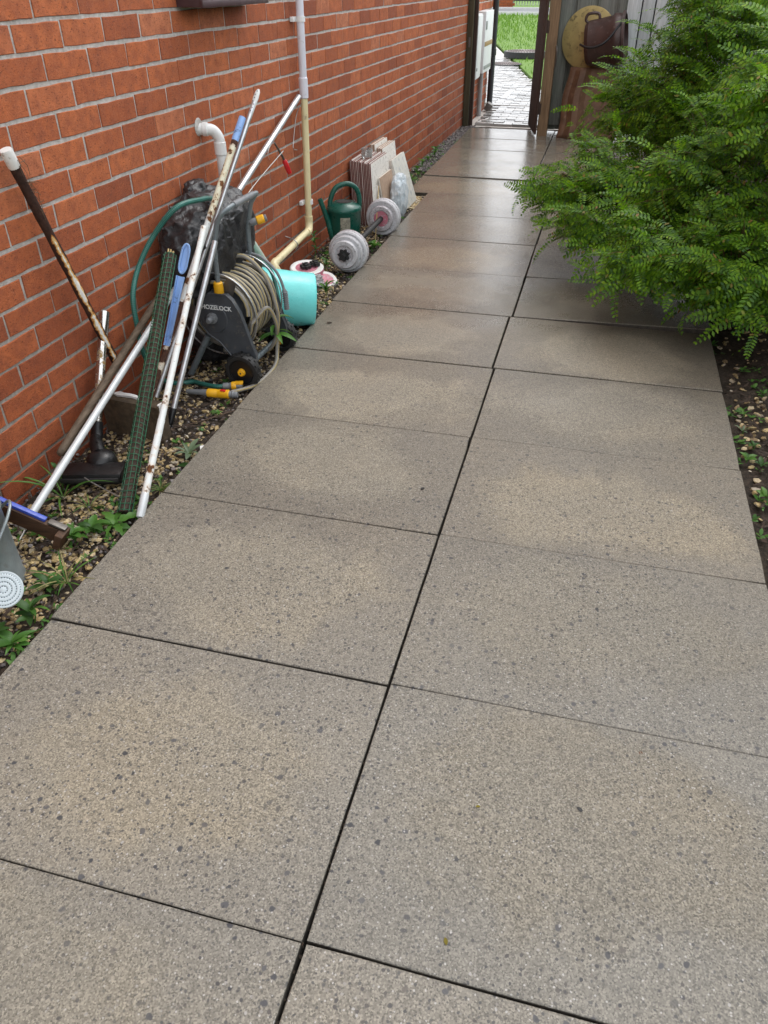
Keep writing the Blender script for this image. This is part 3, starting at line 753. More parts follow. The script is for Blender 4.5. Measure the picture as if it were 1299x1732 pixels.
# white overflow pipe with elbow
ov = thing('overflow_pipe', 'white overflow pipe bending out of the wall and down behind the sack', 'pipe', wallp(.06, 2.65, -.03))
q = M(); q.tube(spline([wallp(-.03, 2.60, .845), wallp(.02, 2.615, .845), wallp(.045, 2.635, .838), wallp(.06, 2.65, .81), wallp(.062, 2.652, .775)], 6), .023, 20); part('elbow', q, 'white_pvc', ov)
part('collar', M().lathe([(.021, 0), (.0255, .003), (.0255, .05), (.021, .053)], wallp(.062, 2.652, .742), seg=20), 'white_pvc', ov)
part('collar', M().lathe([(.023, 0), (.0265, .002), (.0265, .02), (.023, .022)], wallp(.012, 2.612, .845), (1, .25, 0), 20), 'white_pvc', ov)
part('down_pipe', M().tube([wallp(.062, 2.652, .76), wallp(.062, 2.652, .55), wallp(.062, 2.68, .49)], .021, 20), 'white_pvc', ov)
part('sloping_pipe', M().tube([wallp(.062, 2.67, .50), wallp(.062, 2.86, .315), wallp(.065, 3.05, .11), wallp(.075, 3.12, -.04)], .022, 20), 'pale_green_pvc', ov, label='pale greenish sloping length of the overflow pipe')
part('mortar_patch', M().lathe([(.03, 0), (.035, .002), (.03, .006), (0, .007)], wallp(-.002, 2.6, .855), (1, 0, 0), 14), 'mortar', ov)

# leaning poles
def pole(name, a, b, r, mat, label, seg=16, extra=None, parts=None):
    g = thing(name, label, 'pole', b)
    part('tube', M().tube([lerp(a, b, i / 10) for i in range(11)], r, seg), mat, g)
    return g
H0, H1 = Vector((-1.318, 1.406, .957)), Vector((-1.293, 1.650, .223))
g = thing('rusty_pole', 'rusty dark brown pole with flaking orange paint and a white cap, leaning on the wall', 'pole', H1)
part('tube', M().tube([lerp(H0, H1, i / 16) for i in range(17)], [.0152 + .0010 * math.sin(i * 2.1) for i in range(17)], 14), 'rust_pole', g)
hd = (H0 - H1).normalized()
part('cap', M().lathe([(.0, .005), (.0170, .004), (.0182, 0), (.0178, -.045), (.0152, -.05)], H0 + hd * .012, hd, 16), 'old_white_paint', g)
q = M()
for i in range(22):
    t_ = rng.uniform(.0, .22); p0 = lerp(H0, H1, t_) + Vector((rng.uniform(.0, .02), rng.uniform(-.01, .02), 0))
    p1 = p0 + Vector((rng.uniform(-.01, .02), rng.uniform(.005, .03), rng.uniform(-.07, .01))); q.tube([p0, lerp(p0, p1, .5) + Vector((.004, .006, 0)), p1], .0009, 4)
part('dry_stems', q, 'twig', g)
A0, A1 = Vector((-1.030, 2.388, .928)), Vector((-1.214, 1.601, -.009))
g = thing('rusty_white_pole', 'white painted pole with rust patches and a blue sleeve at its top end', 'pole', A1); ad = (A0 - A1).normalized(); AL = (A0 - A1).length
part('upper_tube', M().tube([lerp(A0, A1, .05), lerp(A0, A1, .32)], .0122, 16), 'rusty_cream', g)
part('tube', M().tube([lerp(A0, A1, .32), lerp(A0, A1, .5), lerp(A0, A1, .60)], .0120, 16), 'rusty_white', g)
part('rusted_end', M().tube([lerp(A0, A1, .60), lerp(A0, A1, .66), lerp(A0, A1, 1)], .0116, 16), 'rusty_heavy', g, label='flaking dark brown rusted lower end')
q = M().lathe([(.0105, 0.0), (.0135, 0), (.014, -.085), (.013, -.095)], A0, ad, 18); q.lathe([(.010, .001), (.010, -.05)], A0, ad, 14)
part('blue_sleeve', q, 'blue_plastic', g); part('sleeve_hole', M().lathe([(.0102, .0005), (0, .0006)], A0, ad, 14), 'black_rubber', g)
part('rust_band', M().lathe([(.0130, -.095), (.0132, -.115), (.0125, -.118)], A0, ad, 16), 'rusty_heavy', g)
B0, B1 = Vector((-.998, 2.490, 1.011)), Vector((-1.222, 1.75, .04)); bd = (B0 - B1).normalized()
g = thing('aluminium_pole', 'slim silver pole with a pinched white pierced tip, the tallest of the cluster', 'pole', B1)
part('tube', M().tube([B0 - bd * .05, lerp(B0, B1, .5), B1], .0092, 16), 'aluminium', g)
part('tip', M().lathe([(.0092, -.11), (.0102, -.06), (.0115, -.03), (.0095, -.008), (.004, .002)], B0, bd, 16, sq=(1, .62)), 'rusty_white', g)
q = M()
for i in range(7): q.lathe([(.0022, 0), (0, .0012)], B0 - bd * (.012 + .013 * i) + CR * rng.uniform(-.004, .004) - CF * .0125, -CF, 8)
part('tip_holes', q, 'black_rubber', g)
C0, C1 = Vector((-1.038, 1.976, .631)), Vector((-.916, 1.068, .0)); cdv = (C0 - C1).normalized()
g = thing('rusty_white_pole', 'white rust stained pole standing on the edge of the paving with a grey foot', 'pole', C1)
part('tube', M().tube([C0, lerp(C0, C1, .35), lerp(C0, C1, .7)], .0108, 16), 'rusty_white', g)
part('lower_tube', M().tube([lerp(C0, C1, .695), lerp(C0, C1, .95)], .0118, 16), 'rusty_white', g)
part('foot', M().lathe([(.0112, .0), (.0132, .012), (.0132, .075), (.0118, .08)], C1, cdv, 16), 'painted_tube', g)
D0, D1 = Vector((-1.046, 2.066, .556)), Vector((-1.108, 1.661, .03)); dv = (D0 - D1).normalized()
g = thing('aluminium_pole', 'short silver pole with a black tip, leaning in front of the hose reel', 'pole', D1 - dv * .06)
part('tube', M().tube([D0, lerp(D0, D1, .5), D1], .0106, 16), 'aluminium', g)
part('tip', M().lathe([(.0115, .02), (.013, .01), (.0125, -.035), (.008, -.045)], D1, dv, 16), 'black_plastic', g)
part('spike', M().lathe([(.005, -.045), (.004, -.07), (0, -.075)], D1, dv, 10), 'steel', g)
E0, E1 = Vector((-1.277, 3.680, .843)), Vector((-1.196, .892, .035)); ev = (E0 - E1).normalized()
g = thing('aluminium_pole', 'very long silver pole slanting along the wall behind the sack to the waste pipe', 'pole', E1)
part('tube', M().tube([lerp(E0, E1, i / 8) for i in range(4)], .0142, 18), 'aluminium', g)
part('lower_tube', M().tube([lerp(E0, E1, 2.9 / 8), lerp(E0, E1, .75), E1], .0122, 18), 'painted_tube', g, label='whiter lower section')
q = M(); q.tube(spline([lerp(E0, E1, .01) + Vector((.012, .03, -.02)), wallp(.02, 3.66, .76), wallp(.02, 3.60, .66), wallp(.03, 3.56, .615), wallp(.035, 3.60, .60)]), .0022, 6)
part('wire_hook', q, 'wire', g)
F0, F1 = Vector((-1.281, 2.349, .47)), Vector((-1.244, 1.195, .116)); fv = (F0 - F1).normalized()
g = thing('wooden_pole', 'old brown wooden tool handle slanting against the wall', 'handle', F1)
part('shaft', M().tube([lerp(F0, F1, i / 10) for i in range(11)], [.0128 + .0012 * i / 10 for i in range(11)], 14), 'handle_wood', g)
part('rounded_end', M().lathe([(.0138, .0), (.013, -.010), (.009, -.015), (0, -.016)], F1, fv, 14), 'handle_wood', g)
# vacuum wand
G0, G1 = Vector((-1.318, 1.681, .397)), Vector((-1.258, 1.408, .075)); gv = (G0 - G1).normalized()
g = thing('vacuum_wand', 'worn chrome vacuum cleaner tube with black floor head standing on the gravel', 'vacuum wand', (-1.18, 1.27, -.03))
part('tube', M().tube([G0 - gv * .07, G1], .0158, 20), 'chrome', g)
part('sleeve', M().lathe([(.0145, 0), (.0185, 0), (.0185, -.085), (.016, -.09)], G0, gv, 20), 'chrome', g)
part('tube_hole', M().lathe([(.0147, .0006), (0, .0008)], G0, gv, 18), 'black_rubber', g)
neck = spline([G1 + gv * .03, G1 - gv * .02, (-1.24, 1.365, .055), (-1.20, 1.315, .040)], 5)
part('neck', M().tube(neck, [.0195] * 4 + [.021] * (len(neck) - 9) + [.024] * 5, 18), 'black_plastic', g)
part('swivel', M().lathe([(0, .040), (.030, .036), (.046, .022), (.052, 0), (.052, -.02)], (-1.185, 1.30, .022), seg=24), 'black_plastic', g)
rh = Matrix.Rotation(R(16), 3, 'Z')
part('floor_head', M().rbox((-1.172, 1.235, .018), (.200, .085, .046), rh, .016), 'black_plastic', g)
part('bumper', M().rbox((-1.166, 1.191, .018), (.192, .010, .016), rh, .004), 'black_rubber', g)
q = M(); q.tube(spline([(-1.262, 1.25, .03), (-1.18, 1.19, .028), (-1.10, 1.16, .02), (-1.00, 1.13, .01)]), .0022, 6)
solo('chain', q, 'wire', 'thin chain lying across the black vacuum head', 'chain', loc=(-1.18, 1.19, .02))
q = M(); q.tube([(-1.262, 1.235, .095), (-1.242, .98, .0), (-1.222, .86, -.03)], .0032, 8)
solo('thin_rod', q, 'wire', 'thin grey metal rod lying beside the foot of the long pole', 'rod', loc=(-1.222, .86, -.03))

# green plastic mesh roll
S0, S1 = Vector((-1.159, 1.920, .538)), Vector((-.985, 1.092, -.012)); sv = (S0 - S1).normalized(); SL = (S0 - S1).length
g = thing('mesh_roll', 'tight roll of green plastic garden mesh leaning from gravel to sack', 'mesh roll', S1)
su = sv.cross(Vector((0, 0, 1))).normalized(); sw = sv.cross(su)
def ringp(t_, a, r): return S1 + sv * t_ + (su * math.cos(a) + sw * math.sin(a)) * r
q = M()
nw = 9
for k in range(nw):
    a = 2 * math.pi * k / nw; q.tube([ringp(SL * i / 12, a + .05 * math.sin(i), .0228) for i in range(13)], .0012, 5)
part('long_wires', q, 'mesh_green', g)
q = M(); nr = 50
for i in range(nr):
    t_ = SL * (i + .5) / nr
    q.tube([ringp(t_ + .006 * math.sin(2 * math.pi * k / 14 + i * .3), 2 * math.pi * k / 14, .0228) for k in range(14)], .0013, 5, closed=True)
part('cross_wires', q, 'mesh_green', g)
q = M(); q.tube([S1 + sv * SL * i / 24 for i in range(25)], [.0198 + .0012 * math.sin(i * 1.7) for i in range(25)], 12); part('rolled_core', q, 'old_leaves', g, label='dark debris caught inside the roll')
q = M()
for k in range(5): a = k * 1.25; q.tube([ringp(SL - .02, a, .008), ringp(SL + .018 + .006 * (k % 2), a, .010)], .003, 6)
part('cane_ends', q, 'stick_wood', g)

# blue plastic scoop handle
L0, L1 = Vector((-1.098, 1.953, .575)), Vector((-1.141, 1.764, .254)); lv = (L0 - L1).normalized()
ls = (CR - lv * CR.dot(lv)).normalized(); ln = ls.cross(lv)
if ln.dot(CF) > 0: ln = -ln
def lp(a, b, d): return L1 + lv * a + ls * b + ln * d
LL = (L0 - L1).length
g = thing('plastic_scoop', 'light blue plastic channel shaped scoop with a looped end, leaning on poles', 'scoop', L1)
poly = [(0, -.009), (0, .008), (LL * .68, .013), (LL * .68, -.013)]
part('blade', M().prism(poly, 0, .006, lp), 'blue_plastic', g)
for s_ in (-1, 1): part('side_rib', M().prism([(0, s_ * .0085 - .002), (0, s_ * .0085 + .002), (LL * .68, s_ * .013 + .002), (LL * .68, s_ * .013 - .002)], .006, .016, lp), 'blue_plastic', g)
lo = []
for k in range(28):
    a = 2 * math.pi * k / 28; lo.append(lp(LL * .85 + math.cos(a) * .032 + (.020 if math.cos(a) > 0 else -.020), math.sin(a) * .0135, .010))
part('loop', M().tube(lo, .0042, 8, closed=True), 'blue_plastic', g)
part('loop_web', M().prism([(LL * .85 + math.cos(k * .4488) * .030 + (.020 if math.cos(k * .4488) > 0 else -.020), math.sin(k * .4488) * .0125) for k in range(14)], .0, .004, lp), 'blue_plastic', g)

# concrete block with white top
g = thing('concrete_block', 'rough brown block with flaky white painted top edge behind the mesh roll', 'block', (-1.14, 1.57, -.03))
rb = Matrix.Rotation(R(-6), 3, 'Z')
def blockmesh(c, size, amp, n=6):
    bm = bmesh.new(); bmesh.ops.create_cube(bm, size=1); bmesh.ops.subdivide_edges(bm, edges=bm.edges[:], cuts=n, use_grid_fill=True)
    q = M()
    for vv in bm.verts:
        p = Vector((vv.co.x * size[0], vv.co.y * size[1], vv.co.z * size[2])); p = rb @ p + Vector(c)
        p += Vector((noise.noise(p * 40), noise.noise(p * 40 + Vector((9, 0, 0))), noise.noise(p * 40 + Vector((0, 9, 0))))) * amp; q.v.append(p)
    bm.verts.index_update()
    for f in bm.faces: q.face([vv.index for vv in f.verts])
    bm.free(); return q
part('body', blockmesh((-1.205, 1.575, .045), (.245, .050, .145), .004), 'block_brown', g, 60)
part('paint_top', blockmesh((-1.245, 1.597, .119), (.14, .016, .012), .006), 'old_white_paint', g, 60)
part('paint_edge', blockmesh((-1.085, 1.560, .100), (.008, .03, .045), .005, 4), 'old_white_paint', g, 60)

# ---- black sack
def blob(center, rad, amp, freq, seed, sub=5, flat=None, power=1.0):
    bm = bmesh.new(); bmesh.ops.create_icosphere(bm, subdivisions=sub, radius=1); q = M()
    for vv in bm.verts:
        d = vv.co.normalized(); s_ = Vector([math.copysign(abs(x) ** power, x) for x in d])
        k = 1 + amp * noise.fractal(d * freq + Vector((seed, seed * 2, 0)), 1, 2.1, 4) + amp * .8 * (noise.noise(d * freq * 3.1 + Vector((seed, 0, 5))) if True else 0)
        p = Vector(center) + Vector((s_.x * rad[0], s_.y * rad[1], s_.z * rad[2])) * k
        if flat is not None: p = flat(p)
        q.v.append(p)
    bm.verts.index_update()
    for f in bm.faces: q.face([vv.index for vv in f.verts])
    bm.free(); return q
def folds(m, amp, f, squash):
    for i, p in enumerate(m.v):
        w_ = Vector((noise.noise(p * 6), noise.noise(p * 6 + Vector((7, 0, 0))), noise.noise(p * 6 + Vector((0, 7, 0))))) * .06
        q_ = Vector(((p.x + w_.x) * squash[0], (p.y + w_.y) * squash[1], (p.z + w_.z) * squash[2])) * f
        r_ = (1 - abs(noise.noise(q_))) ** 5 + .5 * (1 - abs(noise.noise(q_ * 2.3 + Vector((3, 1, 4))))) ** 6
        n_ = (p - Vector((-1.25, 2.33, .45))).normalized(); m.v[i] = p + n_ * amp * r_
    return m
def wallclamp(p):
    lim = -WX + WA * p.y + .012
    if p.x < lim: p.x = lim + (p.x - lim) * .02
    return p
g = thing('refuse_sack', 'crumpled black plastic sack stuffed behind the hose reel against the wall', 'sack', (-1.2, 2.3, .2))
part('sack', folds(blob((-1.205, 2.33, .465), (.12, .29, .19), .05, 1.4, 4.2, 6, wallclamp, .78), .020, 7.0, (1, 1.5, .75)), 'sack', g, 60)
part('neck', blob((-1.275, 2.40, .645), (.045, .07, .05), .15, 1.6, 9.1, 4, wallclamp), 'sack', g, 50)
q = M(); q.tube(spline([(-1.175, 2.36, .655), (-1.15, 2.27, .60), (-1.145, 2.17, .555), (-1.16, 2.09, .50), (-1.175, 2.06, .45), (-1.165, 2.09, .435)]), .0026, 6); part('drawstring', q, 'steel', g)
part('sack_base', folds(blob((-1.225, 2.36, .14), (.09, .20, .18), .06, 1.4, 2.7, 5, wallclamp, .8), .016, 7.0, (1, 1.5, .75)), 'sack', g, 60)

# ---- green hoses
HOSE0, HOSE1, HOSE2 = Vector((-1.134, 2.181, .675)), Vector((-1.167, 2.039, .678)), Vector((-1.257, 2.005, .586))
g = thing('garden_hose', 'dark green braided hose looping from the sack down the wall to a yellow connector', 'hose', (-1.2, 1.95, -.03))
hp_ = spline([(-1.14, 2.26, .66), HOSE0, HOSE1, HOSE2, (-1.313, 1.947, .479), (-1.31, 1.865, .394), (-1.30, 1.838, .294), (-1.29, 1.83, .18), (-1.28, 1.88, .06), (-1.25, 1.96, -.002), (-1.20, 2.0, -.008), (-1.15, 1.985, -.004), (-1.072, 1.960, .004), (-1.035, 1.972, .006)], 10)
part('hose', M().tube(hp_, .0098, 14), 'hose_green', g)
def connector(g, c, d, up, yel_first=False, s=1.0):
    d = Vector(d).normalized(); c = Vector(c)
    q = M(); q.lathe([(.011 * s, 0), (.0145 * s, .002), (.0145 * s, .022), (.0125 * s, .025), (.0145 * s, .028), (.0145 * s, .036), (.012 * s, .038)], c, d, 18); part('grip', q, 'mid_grey_plastic', g)
    q = M(); q.lathe([(.0165 * s, .036), (.0178 * s, .04), (.0178 * s, .052), (.0165 * s, .055)], c, d, 18)
    q.rbox(c + d * .066 + Vector(up) * .012, (.034, .022, .010), Vector((1, 0, 0)).rotation_difference(d).to_matrix(), .003)
    part('collar', q, 'yellow_plastic', g); part('nose', M().lathe([(.0135 * s, .05), (.0135 * s, .078), (.010 * s, .08)], c, d, 16), 'mid_grey_plastic', g)
connector(g, (-1.045, 1.968, .005), (1, .28, .04), (0, 0, 1))
g = thing('garden_hose', 'green hose length hanging over the teal bucket with a yellow connector below', 'hose', (-.985, 2.42, -.02))
hp_ = spline([(-1.10, 2.42, .30), (-1.075, 2.50, .345), (-1.03, 2.53, .30), (-.995, 2.50, .20), (-.975, 2.46, .11), (-.970, 2.44, .055)], 10)
part('hose', M().tube(hp_, .0085, 12), 'hose_green', g)
connector(g, (-.970, 2.441, .062), (.02, -.1, -1), (1, 0, 0))
# sprayer end by the connectors
g = thing('hose_nozzle', 'yellow and grey hose nozzle with a red mark lying on the gravel', 'hose nozzle', (-1.06, 1.92, -.02))
nd = Vector((1, .10, 0)).normalized(); n0 = Vector((-1.165, 1.900, .0))
part('barrel', M().lathe([(.006, -.01), (.0095, 0), (.012, .05), (.014, .07), (.014, .085)], n0, nd, 18), 'mid_grey_plastic', g)
part('collar', M().lathe([(.014, .078), (.0175, .082), (.0178, .118), (.0165, .122), (.0165, .126), (.018, .129), (.018, .168), (.014, .172)], n0, nd, 20), 'yellow_plastic', g)
part('red_mark', M().rbox(n0 + nd * .148 + Vector((0, -.004, .0165)), (.022, .014, .006), None, .002), 'red_plastic', g)
part('tail', M().lathe([(.0135, .168), (.0145, .175), (.0125, .18), (.0145, .186), (.0125, .191), (.014, .197), (.011, .205)], n0, nd, 18), 'mid_grey_plastic', g)

# ---- hose reel
RO = Vector((-.975, 2.237, 0)); ra = Vector((math.cos(R(88)), math.sin(R(88)), 0)); rw = Vector((ra.y, -ra.x, 0))
def rp(u, w, z): return RO + ra * u + rw * w + Vector((0, 0, z))
g = thing('hose_reel', 'grey wheeled hose reel cart wound with tan striped hose', 'hose reel', RO + Vector((0, 0, -.025)))
PANEL = [(-.128, .348), (-.052, .350), (-.030, .330), (-.003, .282), (.012, .235), (.034, .155), (.050, .108), (.045, .075), (.0, .055), (-.030, .060), (-.062, .098), (-.105, .150), (-.150, .178), (-.178, .215), (-.180, .262), (-.165, .305), (-.148, .332)]
for s_ in (-1, 1):
    pn = part('side_panel', M().prism(PANEL, s_ * .148, s_ * .170, lambda a, c, d: rp(d, a, c)), 'grey_plastic', g)
    part('panel_rim', M().tube([rp(s_ * .170, a, c) for a, c in PANEL], .0035, 6, closed=True), 'grey_plastic', pn)
    part('boss', M().lathe([(.062, .0), (.058, .004), (0, .0045)], rp(s_ * .1695, -.118, .25), ra * s_, 28), 'grey_plastic', pn)
    part('collar', M().lathe([(.0165, 0), (.020, .006), (.0185, .045), (.014, .05)], rp(s_ * .15, -.090, .343), (0, 0, 1), 20), 'yellow_plastic', g)
    part('rear_leg', M().tube([rp(s_ * .15, -.165, .165), rp(s_ * .15, -.275, -.022)], .0135, 14), 'grey_tube', g)
    wh = part('wheel', M().lathe([(.0, -.012), (.05, -.013), (.056, -.006), (.056, .012), (.05, .018), (0, .016)], rp(s_ * .195, 0, .048), ra * s_, 32), 'black_plastic', g)
    q = M(); q.lathe([(.054, -.020), (.068, -.020), (.073, -.012), (.073, .014), (.068, .022), (.054, .022)], rp(s_ * .195, 0, .048), ra * s_, 40, close=True)
    for k in range(26):
        a = 2 * math.pi * k / 26; d = rw * math.cos(a) + Vector((0, 0, math.sin(a)))
        rm = Matrix((ra, d, ra.cross(d))).transposed(); q.box(rp(s_ * .195, 0, .048) + d * .0735 + ra * (.008 * (1 if k % 2 else -1)), (.022, .006, .009), rm)
    part('tyre', q, 'black_rubber', wh)
    part('hub_cap', M().lathe([(0.0, .030), (.013, .028), (.0165, .022), (.0165, .014)], rp(s_ * .195, 0, .048), ra * s_, 24), 'yellow_plastic', wh)
    part('hub_pin', M().lathe([(0.0, .0315), (.0035, .031), (.004, .028)], rp(s_ * .195, 0, .048), ra * s_, 12), 'dark_steel', wh)
part('nozzle', M().lathe([(.022, 0), (.022, .012), (.012, .015), (.012, .028), (.0105, .030), (.0135, .034), (.009, .044), (.0, .0445)], rp(-.172, -.120, .252), -ra, 22), 'mid_grey_plastic', g)
part('axle', M().tube([rp(-.19, 0, .048), rp(.19, 0, .048)], .0115, 14), 'grey_tube', g)
part('cross_bar', M().tube([rp(-.15, -.205, .1), rp(.15, -.205, .1)], .010, 12), 'grey_tube', g)
hl = [rp(-.15, -.090, .36), rp(-.15, -.086, .52), rp(-.15, -.066, .605)] + spline([rp(-.15, -.060, .622), rp(-.147, -.040, .650), rp(-.130, -.024, .664), rp(-.10, -.020, .668)], 5) + spline([rp(.10, -.020, .668), rp(.130, -.024, .664), rp(.147, -.040, .650), rp(.15, -.060, .622)], 5) + [rp(.15, -.066, .605), rp(.15, -.086, .52), rp(.15, -.090, .36)]
part('handle', M().tube(hl, .0098, 16), 'grey_tube', g)
part('grip', M().tube([rp(-.085, -.020, .668), rp(.085, -.020, .668)], .0128, 18), 'mid_grey_plastic', g)
q = M(); q.lathe([(.095, -.135), (.095, .135)], rp(0, -.118, .25), ra, 28); part('drum', q, 'grey_plastic', g)
DC = (-.118, .25)
def flange(u, r, name):
    pts = [rp(u, DC[0] + r * math.cos(a), DC[1] + r * math.sin(a)) for a in [2 * math.pi * k / 48 for k in range(48)]]
    f = part(name, M().tube(pts, .0032, 8, closed=True), 'steel', g)
    for k in range(3):
        a = R(62 + 120 * k); ca, sa = math.cos(a), math.sin(a)
        poly = [(DC[0] + ca * .05 - sa * .034, DC[1] + sa * .05 + ca * .034), (DC[0] + ca * .05 + sa * .034, DC[1] + sa * .05 - ca * .034), (DC[0] + ca * r + sa * .020, DC[1] + sa * r - ca * .020), (DC[0] + ca * r - sa * .020, DC[1] + sa * r + ca * .020)]
        part('arm', M().prism(poly, u - .002, u + .002, lambda a_, c_, d_: rp(d_, a_, c_)), 'dark_steel', f)
flange(-.128, .168, 'flange'); flange(.128, .168, 'flange')
hs_ = []; turns = [(.124, 9), (.142, 8)]
for r_, n_ in turns:
    d_ = 1 if r_ == .124 else -1
    for k in range(n_ * 28):
        f_ = k / (n_ * 28); a = 2 * math.pi * k / 28
        rr = r_ + .004 * math.sin(a * 3 + k * .05) + .006 * noise.noise(Vector((f_ * 9, a * .4, r_ * 30)))
        hs_.append(rp(d_ * (-.112 + .224 * f_), DC[0] + rr * math.cos(a), DC[1] + rr * math.sin(a)))
hs_ += spline([hs_[-1], rp(-.03, .055, .26), rp(.02, .066, .15), rp(.04, .01, .045), rp(.02, -.10, .02), rp(-.02, -.20, .06), rp(.0, -.262, .18), rp(.03, -.24, .31), rp(.06, -.10, .432), rp(.07, .005, .36), rp(.06, .055, .22), rp(.05, .052, .12), rp(.035, .050, .04), rp(-.01, .06, .008), rp(-.08, .062, -.004), rp(-.20, .056, -.004), rp(-.27, .02, .0), rp(-.305, -.008, .002)], 12)
part('hose', M().tube(hs_, .0086, 10), 'hose_tan', g, 60, label='tan and grey striped hose wound on the drum and trailing to the nozzle')
q = M(); q.tube(spline([rp(.15, -.105, .42), rp(.15, -.04, .405), rp(.15, .025, .35), rp(.15, .055, .27), rp(.15, .06, .19)], 8), [.006] * 24 + [.010] * 9, 12); part('hose_guide', q, 'mid_grey_plastic', g)
q = M()
for k in range(9): q.lathe([(.0105, -.0016), (.0125, -.0008), (.0125, .0008), (.0105, .0016)], rp(.15, .057 + .003 * k / 9, .265 - .009 * k), (0, 0, 1), 14, close=True)
part('guide_ribs', q, 'mid_grey_plastic', g)
cn = part('inlet', M().lathe([(.011, -.012), (.014, 0), (.014, .014), (.0115, .018), (.0115, .05), (.014, .052), (.014, .060), (.0, .061)], rp(.15, -.062, .545), (.85, .4, .25), 18), 'mid_grey_plastic', g)
part('inlet_collar', M().lathe([(.0150, .018), (.0175, .021), (.0175, .047), (.015, .05)], rp(.15, -.062, .545), (.85, .4, .25), 18), 'yellow_plastic', cn)
# maker's name on the near panel
cu = bpy.data.curves.new('logo', 'FONT'); cu.body = 'HOZELOCK'; cu.size = .0245; cu.align_x = 'CENTER'; cu.extrude = .0004; cu.offset = .0006
to = bpy.data.objects.new('logo_tmp', cu); COL.objects.link(to); bpy.context.view_layer.update()
dg = bpy.context.evaluated_depsgraph_get(); me = bpy.data.meshes.new_from_object(to.evaluated_get(dg)); bpy.data.objects.remove(to)
me.transform(Matrix(((rw.x, 0, -ra.x, 0), (rw.y, 0, -ra.y, 0), (rw.z, 1, -ra.z, 0), (0, 0, 0, 1))))
me.materials.clear(); me.materials.append(plain('logo_white', (.68, .70, .70), .5, var=.05))
lo_ = bpy.data.objects.new('logo', me); COL.objects.link(lo_); lo_.parent = g; lo_.location = rp(-.1752, -.098, .288) - ROOT[g.name]

# ---- teal bucket on its side
b0, b1 = Vector((-.925, 2.775, .088)), Vector((-1.185, 2.655, .118)); bv = (b1 - b0).normalized(); BLn = (b1 - b0).length
g = thing('bucket', 'turquoise plastic bucket lying on its side beside the hose reel', 'bucket', (-1.05, 2.77, -.03))
prof = [(0, .010), (.090, .010), (.094, .0), (.108, .0), (.1135, .006), (.117, .06), (.1175, .062), (.119, .12), (.1205, .124), (.132, BLn), (.139, BLn), (.139, BLn + .012), (.130, BLn + .012), (.115, .10), (.108, .02), (0, .02)]
prof = [(r_ * 1.07, h_) for r_, h_ in prof]; b0.z += .008; b1.z += .008
part('body', M().lathe(prof, b0, bv, 44), 'teal_plastic', g, 50)
q = M(); q.tube(spline([b1 + Vector((0, -.137, -.02)), b1 + Vector((.05, -.15, -.06)), b1 + Vector((.08, -.05, -.115)), b1 + Vector((.05, .10, -.10)), b1 + Vector((0, .137, -.02))]), .003, 8); part('handle', q, 'steel', g)

# ---- dumb-bells and plates
def plate(g, c, ax, r, th, mat='grimy_white', pink=True):
    ax = Vector(ax).normalized()
    q = M(); q.lathe([(.014, 0), (r * .62, 0), (r * .70, .006), (r * .95, .006), (r, .0), (r, -th), (r * .9, -th - .003), (.014, -th)], c, ax, 40)
    p = part('plate', q, mat, g)
    part('recess', M().lathe([(r * .60, .001), (r * .61, .0012), (.016, .0015)], c, ax, 32), 'pink_plastic' if pink else 'grimy_grey', p)
    return p
def starnut(g, c, ax, r=.03, th=.018):
    ax = Vector(ax).normalized(); u = ax.orthogonal().normalized(); w = ax.cross(u); n = 28
    poly = [((r * (1 + .20 * math.cos(7 * 2 * math.pi * k / n))) * math.cos(2 * math.pi * k / n), (r * (1 + .20 * math.cos(7 * 2 * math.pi * k / n))) * math.sin(2 * math.pi * k / n)) for k in range(n)]
    q = M().prism(poly, 0, th, lambda a, b_, d: Vector(c) + u * a + w * b_ + ax * d); q.lathe([(.016, th), (.016, th + .007), (.010, th + .009), (.010, th + .002), (0, th + .002)], c, ax, 20)
    part('star_collar', q, 'black_rubber', g)
g = thing('dumbbell', 'long dumb-bell with grimy white weight plates and black bar lying on the gravel', 'dumbbell', (-.995, 3.95, -.03))
dx, dz = -.995, .088; axn = Vector((-.02, -1, .03)).normalized(); axf = -axn
part('bar', M().tube([(dx - .003, 3.47, dz - .004), (dx, 4.42, dz)], .0165, 18), 'black_rubber', g)
c0 = Vector((dx, 3.585, dz))
for r_, s_, mt in ((.113, 0, 'grimy_grey'), (.112, .026, 'grimy_white'), (.096, .052, 'grimy_white'), (.076, .080, 'grimy_white')): plate(g, c0 + axn * s_, axn, r_, .022, mt, r_ in (.112,))
starnut(g, c0 + axn * .082, axn)
c1 = Vector((dx, 4.30, dz))
for r_, s_, mt in ((.078, 0, 'grimy_grey'), (.108, -.026, 'grimy_white'), (.113, -.052, 'grimy_white')): plate(g, c1 + axn * s_, axn, r_, .022, mt, True)
g = thing('weight_plate', 'pink and white weight plate lying flat with black star collars on top', 'weight plate', (-1.19, 3.39, -.03), 'loose weight plates')
pa = Vector((.05, -.12, 1)).normalized(); pc = Vector((-1.175, 3.37, .052))
q = M(); q.lathe([(.014, -.004), (.066, -.004), (.074, .0), (.088, .0), (.094, -.005)], pc, pa, 44); part('top_rim', q, 'old_white_paint', g)
part('edge', M().lathe([(.094, -.005), (.095, -.030), (.085, -.034), (.0, -.034)], pc, pa, 44), 'pink_plastic', g)
part('recess', M().lathe([(.062, -.003), (0, -.0028)], pc, pa, 32), 'pink_plastic', g)
starnut(g, pc + Vector((.0, -.01, .0)), pa, .028, .016); starnut(g, pc + Vector((.038, .03, .004)), (pa + Vector((.1, .2, 0))).normalized(), .026, .016)
g = thing('weight_plate', 'small pink and white weight plate half under plastic wrap near the paving', 'weight plate', (-1.06, 3.34, -.03), 'loose weight plates')
